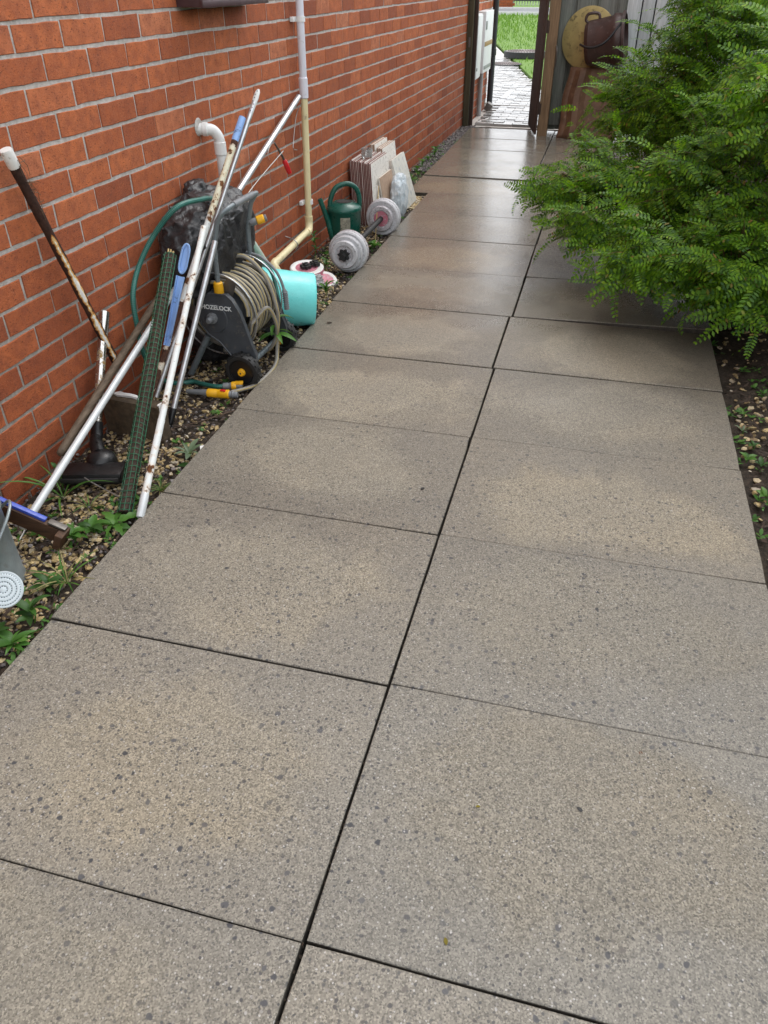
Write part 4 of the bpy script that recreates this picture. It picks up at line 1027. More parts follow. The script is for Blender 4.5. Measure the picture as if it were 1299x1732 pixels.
pa2 = Vector((.35, -.35, 1)).normalized(); pc2 = Vector((-1.055, 3.345, .002))
part('rim', M().lathe([(.012, -.003), (.042, -.003), (.048, .0), (.058, .0), (.062, -.005), (.062, -.026), (0, -.028)], pc2, pa2, 40), 'old_white_paint', g)
part('recess', M().lathe([(.042, -.002), (0, -.0018)], pc2, pa2, 28), 'pink_plastic', g)
solo('plastic_wrap', blob((-1.13, 3.285, .0), (.075, .055, .04), .5, 3.2, 2.2, 4, None), 'film', 'crumpled clear plastic wrap under the pink weight plate', 'plastic wrap', loc=(-1.13, 3.285, -.03), smooth=20)

# ---- green watering can
wc = Vector((-1.145, 3.99, -.03))
g = thing('watering_can', 'dark green plastic watering can with torn label beside the dumb-bell', 'watering can', wc)
part('body', M().lathe([(0, 0), (.088, 0), (.094, .006), (.097, .10), (.0985, .102), (.0995, .16), (.101, .164), (.102, .235), (.105, .238), (.105, .252), (.099, .262), (.060, .285), (.052, .287), (.050, .280)], wc, (0, 0, 1), 44), 'green_plastic', g, 50)
part('mouth', M().lathe([(.058, .2845), (0, .270)], wc + Vector((.01, .012, 0)), (0, 0, 1), 32, sq=(1, .8)), 'black_rubber', g)
sp0, sp1 = Vector((-1.190, 3.93, .05)), Vector((-1.262, 3.895, .285))
part('spout', M().tube(spline([sp0 + Vector((.05, .03, -.03)), sp0, lerp(sp0, sp1, .5), sp1], 6), [.034] * 5 + [.030, .028, .026, .024, .022, .020, .018, .017, .016, .015, .0145, .0145, .0145, .0145][:14], 18), 'green_plastic', g, 60)
part('spout_hole', M().lathe([(.011, .0), (0, .0005)], sp1 + (sp1 - sp0).normalized() * .0006, (sp1 - sp0), 14), 'black_rubber', g)
part('spout_brace', M().tube(spline([(-1.20, 3.925, .145), (-1.225, 3.93, .165), (-1.22, 3.95, .20), (-1.20, 3.96, .215)], 6), .013, 12), 'green_plastic', g)
hd_ = Vector((.86, .5, 0)).normalized(); hl = spline([wc + hd_ * -.085 + Vector((0, 0, .235)), wc + hd_ * -.080 + Vector((0, 0, .30)), wc + hd_ * -.045 + Vector((0, 0, .365)), wc + hd_ * .02 + Vector((0, 0, .385)), wc + hd_ * .075 + Vector((0, 0, .360)), wc + hd_ * .098 + Vector((0, 0, .30)), wc + hd_ * .094 + Vector((0, 0, .225))], 8)
part('handle', M().tube(hl, .0145, 16), 'green_plastic', g, 60)
q = M(); ang0 = math.atan2(-.8, .32)
for (a0, a1, z0_, z1_) in ((-.30, .28, .145, .215), (-.36, .50, .085, .145), (-.36, .34, .03, .085)):
    b_ = len(q.v); n_ = 10
    for i in range(n_ + 1):
        a = ang0 + a0 + (a1 - a0) * i / n_
        for z in (z0_, z1_): q.v.append(wc + Vector((math.cos(a) * .1025, math.sin(a) * .1025, z)))
    for i in range(n_): q.face((b_ + 2 * i, b_ + 2 * i + 2, b_ + 2 * i + 3, b_ + 2 * i + 1))
part('torn_label', q, 'label_paper', g)

# ---- tiles against the wall
def tile(off0, off1, y0, y1, h, th, face, edge, label, n=1, skew=0.0, group='tiles stacked against the wall', name='wall_tile'):
    "tile leaning on the wall: off0 at foot, off1 at head"
    a = math.atan2(off0 - off1, h)
    c = wallp((off0 + off1) / 2 + th / 2, (y0 + y1) / 2, h / 2 - .03)
    rot = Matrix.Rotation(WROT, 3, 'Z') @ Matrix.Rotation(-a, 3, 'Y') @ Matrix.Rotation(skew, 3, 'X')
    g = thing(name, label, 'tile', wallp(off0, (y0 + y1) / 2, -.03), group)
    part('body', M().rbox(c, (th * .72, y1 - y0, h), rot, .0015), edge, g)
    part('glaze', M().rbox(c + rot @ Vector((th * .44, 0, 0)), (th * .26, (y1 - y0) - .001, h - .001), rot, .001), face, g)
    return g
lab = 'dark red backed glazed tile standing in the tight left hand stack'
for i in range(14):
    tile(.030 + i * .0125, .008 + i * .0125, 4.57 - i * .006 + rng.uniform(-.004, .004), 4.90 + rng.uniform(-.01, .01), .405 + rng.uniform(-.006, .006), .0115, 'tile_glaze', 'tile_body', lab)
tile(.215, .165, 4.62, 4.92, .372, .012, 'tile_glaze', 'tile_pale_edge', 'cream glazed tile in front of the red backed stack')
tile(.250, .195, 4.60, 4.90, .300, .014, 'tile_tan', 'tile_pale_edge', 'shorter tan backed tile leaning in front of the others')
tile(.236, .184, 4.58, 4.80, .255, .011, 'tile_glaze', 'tile_pale_edge', 'dark edged small tile tucked behind the tan tile')
for i in range(2): tile(.05 + i * .02, .014 + i * .02, 5.02, 5.34, .425, .02, 'tile_glaze', 'tile_tan', ['thick cream tile touching the wall behind the jar, tallest of all', 'thick cream tile just in front of the tallest one'][i])
for i in range(3): tile(.105 + i * .017, .065 + i * .017, 5.02 - i * .01, 5.34, .405, .016, 'tile_glaze', 'tile_tan', ['white tile with brown edge at the back of the middle trio', 'white tile in the middle of the middle trio', 'white tile at the front of the middle trio'][i])
tile(.275, .165, 4.96, 5.30, .345, .026, 'tile_stone', 'tile_pale_edge', 'thick streaky stone tile leaning at the right end of the stack')
tile(.312, .205, 5.00, 5.32, .33, .014, 'tile_stone', 'tile_pale_edge', 'streaky grey stone slab in front of the thick stone tile') if False else None
tile(.225, .150, 4.90, 5.02, .30, .02, 'old_white_paint', 'old_white_paint', 'bright white narrow offcut standing between tan tile and stone tile', name='tile_offcut')
jc = wallp(.105, 4.66, .378)
g = thing('glass_jar', 'small clear glass jar standing on top of the tile stack', 'jar', jc)
part('jar', M().lathe([(0, .0), (.034, .0), (.037, .006), (.037, .045), (.034, .052), (.036, .056), (.033, .056), (.031, .052), (.034, .044), (.034, .008), (0, .006)], jc, (0, 0, 1), 28), 'glass', g)
def bagflat(p): return p
solo('plastic_bag', blob((-1.005, 4.83, .105), (.055, .115, .155), .09, 1.7, 6.3, 5, None, .9), 'bag_white', 'bluish white plastic bag slumped against the tiles behind the dumb-bell', 'plastic bag', loc=(-1.005, 4.83, -.03), smooth=40)
q = M(); q.tube([(-1.04, 4.42, .26), (-1.0, 4.17, -.03)], .0032, 6)
solo('cane', q, 'stick_wood', 'thin yellow cane leaning across the dumb-bell bar', 'cane', loc=(-1.0, 4.17, -.03))

# ---- red handled shears hooked on the long pole
g = thing('hand_tool', 'thin grey hand tool with red grip hanging by the long silver pole', 'hand tool', (-1.24, 3.30, .6))
sa_, sb_, sc_ = Vector((-1.245, 3.215, .700)), Vector((-1.240, 3.300, .619)), Vector((-1.222, 3.337, .535))
part('blade', M().tube([sa_, sb_], [.004, .0065], 8), 'dark_steel', g)
part('shank', M().tube([sb_, lerp(sb_, sc_, .25)], .006, 8), 'dark_steel', g)
part('grip', M().tube([lerp(sb_, sc_, .15), lerp(sb_, sc_, .25), lerp(sb_, sc_, .6), lerp(sb_, sc_, .95), sc_], [.008, .0125, .0135, .012, .006], 14), 'red_plastic', g)
part('wire', M().tube(spline([(-1.235, 3.30, .648), (-1.225, 3.0, .60), (-1.215, 2.78, .56), (-1.21, 2.60, .50)]), .0022, 6), 'wire', g)
part('spring', M().tube(spline([sa_, sa_ + Vector((.01, -.08, .0)), sa_ + Vector((.015, -.13, -.03)), sa_ + Vector((.01, -.10, -.06))]), .0012, 5), 'wire', g)

# ---- galvanised watering can at the left edge
wc2 = Vector((-1.195, .718, -.03))
g = thing('galvanised_can', 'galvanised steel watering can with a white perforated rose, cut by the left edge', 'watering can', wc2)
part('body', M().lathe([(0, .004), (.090, .004), (.094, 0), (.095, .008), (.092, .012), (.089, .235), (.092, .238), (.094, .243), (.092, .248), (.086, .246), (.086, .235), (.087, .06), (0, .05)], wc2, (0, 0, 1), 48), 'zinc', g, 50)
part('water', M().lathe([(.0865, .228), (0, .228)], wc2, (0, 0, 1), 40), 'moss_water', g)
part('half_cover', M().prism([(math.cos(a) * .087, math.sin(a) * .087) for a in [R(-75 + 150 * k / 20) - .5 for k in range(21)]], .236, .240, lambda a, b_, d: wc2 + Vector((a, b_, d))), 'zinc', g)
q = M(); q.tube(spline([wc2 + Vector((.02, .090, .19)), wc2 + Vector((.075, .085, .235)), wc2 + Vector((.105, .035, .225)), wc2 + Vector((.098, -.03, .17)), wc2 + Vector((.07, -.075, .12))]), .0042, 10); part('handle', q, 'zinc', g)
rd = Vector((.45, -.62, .64)).normalized(); rc = Vector((-.997, .572, .108))
part('spout', M().tube(spline([wc2 + Vector((.03, -.07, .05)), wc2 + Vector((.055, -.09, .08)), rc - rd * .035], 6), [.02] * 6 + [.016] * 7, 14), 'zinc', g)
rz = part('rose', M().lathe([(0.0148, -.04), (0.0410, -.006), (0.0459, -.003), (0.0471, .0), (0.0451, .003), (0.0410, .002), (0.0377, .0045), (0.0328, .0045), (0.0303, .002), (0.0271, .0045), (0.0221, .0045), (0.0197, .002), (0.0164, .0045), (0.0115, .0045), (0.0090, .002), (0.0057, .004), (0, .0045)], rc, rd, 48), 'rose_white', g)
q = M(); ru = rd.orthogonal().normalized(); rv = rd.cross(ru)
for rr, n_ in ((.0394, 40), (.0303, 30), (.0197, 20), (.009, 9)):
    for k in range(n_):
        a = 2 * math.pi * k / n_; q.lathe([(.0014, .0), (0, .0004)], rc + (ru * math.cos(a) + rv * math.sin(a)) * rr + rd * (.0035), rd, 6)
part('rose_holes', q, 'rose_hole', rz)
# brown board with blue strip
k0, k1 = Vector((-1.40, .875, .165)), Vector((-1.085, .905, .022)); kv = (k1 - k0); KL = kv.length; kv.normalize()
rk = Matrix((kv, Vector((0, 0, 1)).cross(kv).normalized(), kv.cross(Vector((0, 0, 1)).cross(kv).normalized()))).transposed()
g = thing('wooden_board', 'brown wooden board with a blue strip along its top, propped by the steel can', 'board', k1)
part('board', M().rbox((k0 + k1) / 2, (KL, .022, .052), rk, .004), 'board_wood', g)
part('blue_strip', M().rbox((k0 + k1) / 2 + rk @ Vector((-.03, .004, .030)), (KL * .90, .016, .012), rk, .003), 'blue_strip', g)
part('end_block', M().rbox(k1 + rk @ Vector((.012, -.012, .002)), (.024, .055, .056), rk, .004), 'board_wood', g)
part('metal_end', M().rbox(k1 + rk @ Vector((-.010, .0, .034)), (.055, .022, .008), rk, .003), 'dark_steel', g)

# ---- objects by the gate
dc = Vector((.04, 8.27, .855)); dn = Vector((-.32, -1, .12)).normalized()
g = thing('round_board', 'round tan board with mould spots standing against the grey fence', 'board', (.04, 8.27, .55))
part('disc', M().lathe([(0, .008), (.258, .008), (.264, .004), (.264, -.008), (0, -.010)], dc, dn, 56, sq=(1, 1)), 'tan_disc', g)
part('knob', M().rbox(dc + Vector((-.06, -.02, .05)), (.035, .02, .012), Matrix.Rotation(R(25), 3, 'Y'), .004), 'stick_wood', g)
tb0 = Vector((.03, 8.17, .81)); ta = Vector((1, -.10, .16)).normalized()
g = thing('brown_tub', 'dark brown plastic tub with black bail handle tipped on its side', 'tub', (.25, 8.17, .55))
part('body', M().lathe([(0, .0), (.165, .0), (.175, .01), (.185, .03), (.19, .035), (.20, .25), (.215, .27), (.215, .30), (.205, .34), (.225, .345), (.225, .365), (.20, .37), (.18, .05), (0, .02)], tb0, ta, 36), 'brown_tub', g, 40)
part('lug', M().tube(spline([tb0 + Vector((.0, -.03, .17)), tb0 + Vector((-.03, -.03, .20)), tb0 + Vector((-.01, -.03, .245)), tb0 + Vector((.08, -.03, .25)), tb0 + Vector((.10, -.03, .19))]), .013, 10), 'brown_tub', g)
part('bail_handle', M().tube(spline([(-.02, 7.98, .82), (.05, 7.92, .80), (.13, 7.90, .81), (.22, 7.91, .86), (.33, 7.98, 1.0)]), .0105, 12), 'black_plastic', g)
g = thing('brown_sheet', 'bent rusty brown sheet with a wavy edge under the tub', 'sheet', (.0, 8.2, 0))
q = M(); nx, nz = 10, 16
for j in range(nz + 1):
    for i in range(nx + 1):
        z = .0 + .62 * j / nz; xl = -.15 + .05 * (z / .62) + .012 * math.sin(z * 13); x = xl + (.42 - xl) * i / nx
        q.v.append(Vector((x, 8.18 - (.05 if i in (2, 3) else 0) - .10 * (1 - z / .62), z)))
for j in range(nz):
    for i in range(nx): a = j * (nx + 1) + i; q.face((a, a + 1, a + nx + 2, a + nx + 1))
so = part('sheet', q, 'brown_sheet', g, 25)
md = so.modifiers.new('thick', 'SOLIDIFY'); md.thickness = .006

# ================================================================== STUFF ON THE GROUND
ico = []
bm = bmesh.new(); bmesh.ops.create_icosphere(bm, subdivisions=2, radius=1); icoV = [v.co.copy() for v in bm.verts]; bm.verts.index_update(); icoF = [[v.index for v in f.verts] for f in bm.faces]; bm.free()
bm = bmesh.new(); bmesh.ops.create_icosphere(bm, subdivisions=1, radius=1); icoV1 = [v.co.copy() for v in bm.verts]; bm.verts.index_update(); icoF1 = [[v.index for v in f.verts] for f in bm.faces]; bm.free()
def stone(m, c, s, r, lo=False):
    V, F = (icoV1, icoF1) if lo else (icoV, icoF)
    b = len(m.v); sx, sy, sz = s * r.uniform(.8, 1.45), s * r.uniform(.7, 1.1), s * r.uniform(.4, .75)
    rot = Matrix.Rotation(r.uniform(0, 6.28), 3, 'Z') @ Matrix.Rotation(r.uniform(-.6, .6), 3, 'X'); se = Vector((r.uniform(0, 90), r.uniform(0, 90), 0))
    for v in V:
        k = 1 + .45 * noise.noise(v * 1.9 + se)
        m.v.append(Vector(c) + rot @ Vector((v.x * sx * k, v.y * sy * k, v.z * sz * k)))
    for f in F: m.face([b + i for i in f])
rs = random.Random(11)
m = M()
def dens(x, y): return noise.noise(Vector((x * 4, y * 2.2, 7.7)))
cnt = 0
for i in range(9500):
    y = .1 + (6.2 - .1) * (rs.random() ** 1.35); x = rs.uniform(-1.345 + WA * y, -.935)
    edge = -.925 - x
    if edge < .07 and rs.random() < .65: continue
    if dens(x, y) < -.18 and rs.random() < .75: continue
    if y > 4.6 and rs.random() < .5: continue
    stone(m, (x, y, -.026 + rs.uniform(-.006, .006)), rs.uniform(.0045, .0115), rs, True); cnt += 1
for i in range(150): stone(m, (rs.uniform(-1.04, -.93), rs.uniform(5.05, 5.43), -.024), rs.uniform(.008, .014), rs, True)
solo('gravel', m, 'pebble', 'yellow gravel scattered over dark soil between wall and paving', 'gravel', kind='stuff', smooth=38)
m = M()
for i in range(2200):
    y = rs.uniform(6.3, 8.75); x = rs.uniform(-1.26 + .01 * (y - 6), -1.08)
    stone(m, (x, y, -.022 + rs.uniform(-.006, .008)), rs.uniform(.007, .013), rs, True)
for i in range(2600):
    y = rs.uniform(.3, 5.0); x = rs.uniform(-1.35, -.925); stone(m, (x, y, -.024 + rs.uniform(-.006, .006)), rs.uniform(.003, .008), rs, True)
solo('grit', m, 'grit', 'dark grit and crumbs of soil along the foot of the wall', 'gravel', kind='stuff', smooth=60)
m = M()
for i in range(1900):
    y = .4 + 3.4 * rs.random(); x = rs.uniform(.955, 1.6)
    if dens(x + 5, y) < 0 and rs.random() < .7: continue
    stone(m, (x, y, -.030 + rs.uniform(-.008, .008)), rs.uniform(.005, .014), rs, True)
solo('gravel_under_bush', m, 'pebble', 'tan pebbles on the dark soil right of the paving', 'gravel', kind='stuff', smooth=38)
# leaf litter: thin brown scraps
m = M()
for i in range(2600):
    side = rs.random() < .68
    y = rs.uniform(.2, 4.6) if side else rs.uniform(.6, 3.4); x = rs.uniform(-1.34, -.93) if side else rs.uniform(.94, 1.5)
    b = len(m.v); a = rs.uniform(0, 6.28); l = rs.uniform(.008, .03); w = rs.uniform(.002, .007); d = Vector((math.cos(a), math.sin(a), rs.uniform(-.3, .3))) * l; n = Vector((-math.sin(a), math.cos(a), rs.uniform(-.4, .4))) * w
    p = Vector((x, y, -.018 + rs.uniform(-.004, .01))); m.v += [p - d, p + n, p + d, p - n]; m.face((b, b + 1, b + 2, b + 3))
solo('leaf_litter', m, 'old_leaves', 'brown scraps of dead leaves and stalks on the soil', 'leaf litter', kind='stuff', smooth=None)

# ---- weeds
def leafmesh(name, L, W, droop, fold, mat, lobes=0, n=7):
    q = M()
    for i in range(n + 1):
        t_ = i / n; w = W * (math.sin(math.pi * min(1, t_ * .96 + .04)) ** .8) * (1 + lobes * math.sin(t_ * 22)); y = L * t_; z = -droop * L * t_ * t_ + .12 * L * math.sin(t_ * 2)
        q.v += [Vector((-w / 2, y, z + fold * w)), Vector((0, y, z)), Vector((w / 2, y, z + fold * w))]
    for i in range(n):
        a = 3 * i; q.face((a, a + 1, a + 4, a + 3)); q.face((a + 1, a + 2, a + 5, a + 4))
    me = q.mesh(name, (0, 0, 0), None); me.materials.append(MT[mat]); me.polygons.foreach_set('use_smooth', [True] * len(me.polygons)); return me
LF = {
 'lance': leafmesh('leaf', 1, .24, .35, .25, 'weed'), 'oval': leafmesh('leaf', 1, .48, .25, .2, 'weed'), 'dark_oval': leafmesh('leaf', 1, .42, .3, .2, 'weed_dark'),
 'blade': leafmesh('leaf', 1, .05, .45, .3, 'weed'), 'dry': leafmesh('leaf', 1, .045, .5, .3, 'dry_grass'), 'grey': leafmesh('leaf', 1, .26, .2, .2, 'weed_grey'), 'dandy': leafmesh('leaf', 1, .30, .4, .15, 'weed', .25, 14)}
def weed(name, loc, kinds, n, L, up, label, stem=0.0, spread=360, a0=0, r=rs, group='weeds in the gravel'):
    loc = Vector(loc); g = thing(name, label, 'plant', loc, group)
    if stem:
        q = M(); q.tube(spline([loc, loc + Vector((.006, .004, stem * .5)), loc + Vector((.0, .01, stem))], 4), .0022, 6); part('stem', q, 'weed', g)
    for i in range(n):
        a = R(a0 + spread * (i + r.uniform(-.3, .3)) / n); k = r.choice(kinds); s = L * r.uniform(.7, 1.15)
        tilt = up * r.uniform(.6, 1.3); h = stem * (1 if stem < .03 else r.uniform(.3, 1.0))
        mt4 = Matrix.Translation((0, 0, h)) @ Matrix.Rotation(a, 4, 'Z') @ Matrix.Rotation(tilt, 4, 'X') @ Matrix.Rotation(r.uniform(-.4, .4), 4, 'Y') @ Matrix.Diagonal((s, s, s, 1))
        inst('leaf', LF[k], g, None, mat4=mt4)
    return g
Zs = -.026; SPROUT = (-.930, 2.285, .055)
weed('weed', SPROUT, ['lance'], 10, .095, .0, 'bright green rosette of long leaves beside the hose reel wheel', .13)
weed('weed', (-1.063, .93, Zs), ['oval'], 9, .055, .5, 'broad leaved green weed by the end of the wooden board', .035)
weed('weed', (-.985, 1.03, Zs), ['dandy'], 8, .085, .25, 'ragged leaved weed at the foot of the mesh roll', .012)
weed('weed', (-1.035, .985, Zs), ['oval', 'dark_oval'], 7, .06, .5, 'dark leafy weed between board and ragged weed', .03)
weed('weed', (-.955, 1.475, Zs), ['grey'], 7, .075, .45, 'pale grey green weed at the paving edge below the short pole', .012)
weed('weed', (-.905, 1.40, Zs), ['dark_oval'], 4, .055, .3, 'two dark leaves low beside the grey green weed', .008)
weed('grass_tuft', (-.945, 1.25, Zs), ['dry', 'blade'], 40, .05, .75, 'dry yellow grass tuft beside the foot of the rusty white pole')
weed('grass_tuft', (-1.235, 1.13, Zs), ['blade'], 8, .20, .75, 'long green grass blades beside the black vacuum head')
weed('grass_tuft', (-1.12, 1.10, Zs), ['blade', 'dry'], 12, .08, .7, 'short grass blades below the black vacuum head')
weed('weed', (-1.262, 1.17, Zs), ['oval'], 10, .028, .6, 'tiny budding weed beside the long pole near the vacuum head', .10)
weed('weed', (-.968, .60, Zs), ['lance', 'dark_oval'], 9, .062, .5, 'leafy weed in front of the galvanised can', .05)
weed('weed', (-1.005, .72, Zs), ['dark_oval'], 8, .05, .5, 'dark weed behind the white can rose', .04)
weed('grass_tuft', (-.975, .76, Zs), ['blade', 'dry'], 14, .11, .8, 'thin grass tuft between steel can and gravel')
weed('weed', (-.955, .50, Zs), ['lance', 'oval'], 9, .06, .45, 'green weed at the paving edge lowest on the left', .03)
weed('weed', (-1.02, .50, Zs), ['oval', 'dark_oval'], 7, .06, .5, 'broad weed below the galvanised can', .03)
weed('weed', (-1.06, 2.03, Zs), ['dark_oval'], 5, .03, .5, 'small seedling beside the near reel wheel', .015)
weed('weed', (-.99, 1.78, Zs), ['oval'], 6, .028, .5, 'tiny seedling on the gravel below the hose nozzle', .01)
weed('weed', (-.995, 3.16, Zs), ['lance'], 14, .055, .95, 'upright green weed right of the teal bucket', .05)
weed('weed', (-1.25, 3.72, Zs), ['oval', 'dark_oval'], 14, .035, .5, 'straggly round leaved weed between waste pipe and watering can', .16)
weed('weed', (-1.15, 3.62, Zs), ['oval', 'dark_oval'], 9, .032, .5, 'low round leaved weed left of the dumb-bell plates', .05)
weed('weed', (-.965, 4.02, Zs), ['lance', 'oval'], 14, .06, .6, 'bright weed in front of the dumb-bell bar', .03)
weed('weed', (-.945, 4.70, Zs), ['oval'], 5, .03, .5, 'small weed at the foot of the plastic bag', .02)
for i, (x, y) in enumerate(((-1.19, 5.95), (-1.17, 6.15), (-1.19, 6.45), (-1.18, 6.65), (-1.17, 6.9), (-1.20, 7.1), (-1.13, 5.75))):
    weed('weed', (x, y, Zs), ['oval', 'dark_oval', 'lance'], 9, .05, .6, ['round leaved weed second from the tiles along the wall foot', 'weed third from the tiles along the wall foot', 'weed fourth from the tiles along the wall foot', 'weed fifth from the tiles along the wall foot', 'weed second last along the wall foot before the gate', 'last weed along the wall foot before the gate', 'small weed nearest the far end of the tile stack'][i], .06, group='weeds along the far wall foot')
for i, (x, y, k, lb) in enumerate(((.985, 2.28, 'lance', 'small upright seedling in the right hand soil bed'), (.965, 2.14, 'grey', 'grey green fallen leaf like seedling on the right bed'), (.955, 1.93, 'oval', 'little green weed against the right paving edge'), (1.0, 1.90, 'dark_oval', 'dark weed right of the small paving edge weed'), (.985, 1.70, 'oval', 'leafy weed at the right picture edge'), (.99, 2.03, 'dark_oval', 'dark low weed in the right hand bed'))):
    weed('weed', (x, y, -.03), [k], 5, .038, .5, lb, .012, group='weeds in the right bed')
q = M()
def mini_leaf(q, p, a, l, w, tilt):
    b = len(q.v); d = Vector((math.cos(a), math.sin(a), tilt)).normalized(); n_ = Vector((-math.sin(a), math.cos(a), rs.uniform(-.3, .3)))
    for t_, k in ((0, .25), (.35, 1.0), (.7, .8), (1, .08)):
        c_ = p + d * l * t_ + Vector((0, 0, -.25 * l * t_ * t_)); q.v += [c_ - n_ * w * k, c_ + n_ * w * k]
    for i_ in range(3): q.face((b + 2 * i_, b + 2 * i_ + 1, b + 2 * i_ + 3, b + 2 * i_ + 2))
for (x0, x1, y0, y1, n_) in ((-1.30, -.93, .2, .95, 46), (-1.12, -.925, .95, 1.2, 22), (-1.30, -1.15, .9, 1.3, 10), (-1.3, -.93, 1.3, 2.2, 24), (-1.22, -.93, 3.0, 4.4, 44), (-1.28, -1.18, 3.5, 4.0, 14), (-1.24, -1.10, 5.4, 7.8, 110), (.935, 1.25, 1.0, 2.9, 60), (-.935, -.92, .3, 4.6, 12), (.92, .94, .8, 3.0, 10)):
    for i in range(n_):
        c_ = Vector((rs.uniform(x0, x1), rs.uniform(y0, y1), -.022)); L_ = rs.uniform(.014, .034)
        for k in range(rs.randint(4, 8)): mini_leaf(q, c_ + Vector((rs.uniform(-.01, .01), rs.uniform(-.01, .01), 0)), rs.uniform(0, 6.28), L_ * rs.uniform(.7, 1.2), L_ * rs.uniform(.13, .26), rs.uniform(.1, 1.3))
solo('ground_weeds', q, 'weed', 'low creeping greenery dotted over the soil and along the paving edges', 'weeds', kind='stuff', smooth=None)
q = M()
for k in range(-1, 14):
    for i in range(46):
        x = rs.uniform(-.9, .9); stone(q, (x, k * P + (.003 if x > 0 else 0) + rs.uniform(-.003, .003), -.012 + rs.uniform(-.004, .006)), rs.uniform(.0015, .0038), rs, True)
for i in range(420): stone(q, (rs.uniform(-.004, .004), rs.uniform(-.5, 5.4), -.016 + rs.uniform(-.006, .006)), rs.uniform(.0018, .0042), rs, True)
solo('joint_grit', q, 'soil', 'dark dirt packed in the joints between the slabs', 'dirt', kind='stuff', smooth=None)
# scraps on the paving
def scrap(name, loc, L, mat, label, cat, rz=0):
    q = leafmesh(name, L, L * .55, .05, .1, mat); o = bpy.data.objects.new(name, q); COL.objects.link(o); o.location = loc; o.rotation_euler = (0, 0, rz); tag(o, label, cat, 'scraps on the paving')
scrap('fallen_leaf', (-.905, .505, .004), .030, 'weed', 'single fresh green leaf lying on the left paving edge', 'leaf', 1.9)
scrap('fallen_leaf', (.576, .544, .003), .014, 'dry_leaf', 'reddish brown dry petal on the right hand slab', 'leaf', .4)
scrap('fallen_leaf', (.459, .376, .003), .015, 'black_rubber', 'tiny black scrap on the near right slab', 'leaf', 1.0)
scrap('fallen_leaf', (.258, .338, .003), .010, 'moss', 'tiny moss crumb on the near right slab', 'leaf', 2.0)
scrap('fallen_leaf', (.242, .057, .003), .013, 'moss', 'yellow moss crumb nearest the bottom edge', 'leaf', .4)
scrap('fallen_leaf', (-.095, 1.446, .003), .018, 'black_rubber', 'small dark scrap on the left slab near the centre joint', 'leaf', 2.6)
scrap('fallen_leaf', (-.825, 2.737, .004), .030, 'old_leaves', 'curled brown leaf on the paving beside the teal bucket', 'leaf', 2.2)
solo('white_flake', M().rbox((-.905, 1.52, -.006), (.05, .03, .005), Matrix.Rotation(.5, 3, 'Z'), .002), 'old_white_paint', 'white broken flake tucked under the paving edge by the grey green weed', 'flake', loc=(-.905, 1.52, -.006))
q = M(); q.tube(spline([(-1.10, 1.62, -.012), (-1.02, 1.68, -.004), (-.94, 1.76, .002), (-.915, 1.79, .004)]), .0022, 6)
solo('dead_stalk', q, 'bark', 'thin dark dead stalk lying across the gravel to the paving', 'stalk', loc=(-1.0, 1.69, -.01))

# ================================================================== BUSH
def frondmesh(name, pairs, L, lw, ll, droop, mat, lod=0, r=rs):
    q = M(); add_frond(q, Matrix.Identity(4), pairs, L, lw, ll, droop, lod, r)
    me = q.mesh(name, (0, 0, 0), None); me.materials.append(MT[mat]); return me
def add_frond(q, mt, pairs, L, lw, ll, droop, lod, r):
    "pinnate frond along +Y; leaflets in pairs on an arching rachis"
    def rach(t_): return Vector((0, L * (t_ - .12 * droop * t_ * t_), -droop * L * .55 * t_ * t_ + .10 * L * t_))
    b = len(q.v); n = 4
    for i in range(n + 1):
        p = rach(i / n); w = .0011 * (1 - .6 * i / n); q.v += [mt @ (p + Vector((-w, 0, 0))), mt @ (p + Vector((w, 0, 0)))]
    for i in range(n): q.face((b + 2 * i, b + 2 * i + 1, b + 2 * i + 3, b + 2 * i + 2))
    cup = r.uniform(-.15, .45)
    for i in range(pairs):
        t_ = .10 + .90 * i / (pairs - 1); p = rach(t_); tg = (rach(min(1, t_ + .03)) - rach(t_ - .03)).normalized(); up = Vector((1, 0, 0)).cross(tg)
        k = math.sin(math.pi * min(1, .16 + .74 * t_)) ** .55
        for s in (-1, 1):
            if i == pairs - 1 and s > 0: d = tg; 
            else: d = (Vector((s, 0, 0)) * .93 + tg * (.30 + .25 * t_) + up * (cup + r.uniform(-.12, .12))).normalized()
            sd = d.cross(up).normalized(); l = ll * k * r.uniform(.9, 1.08); w = lw * (.75 + .25 * k)
            b = len(q.v)
            if lod == 0:
                for (a, c) in ((0, 0), (.3, .5), (.75, .46), (1, 0), (.75, -.46), (.3, -.5)): q.v.append(mt @ (p + d * l * a + sd * w * c + up * (-.12 * l * a * a)))
                q.face((b, b + 1, b + 2, b + 3)); q.face((b, b + 3, b + 4, b + 5))
            else:
                for (a, c) in ((.02, 0), (.45, .55), (1, .05), (.5, -.55)): q.v.append(mt @ (p + d * l * a + sd * w * c))
                q.face((b, b + 1, b + 2, b + 3))
rb_ = random.Random(21)
BROOT = Vector((1.42, 3.25, -.03))
bush = thing('leafy_bush', 'large arching bush with fine paired leaflets overhanging the right of the path', 'bush', BROOT)
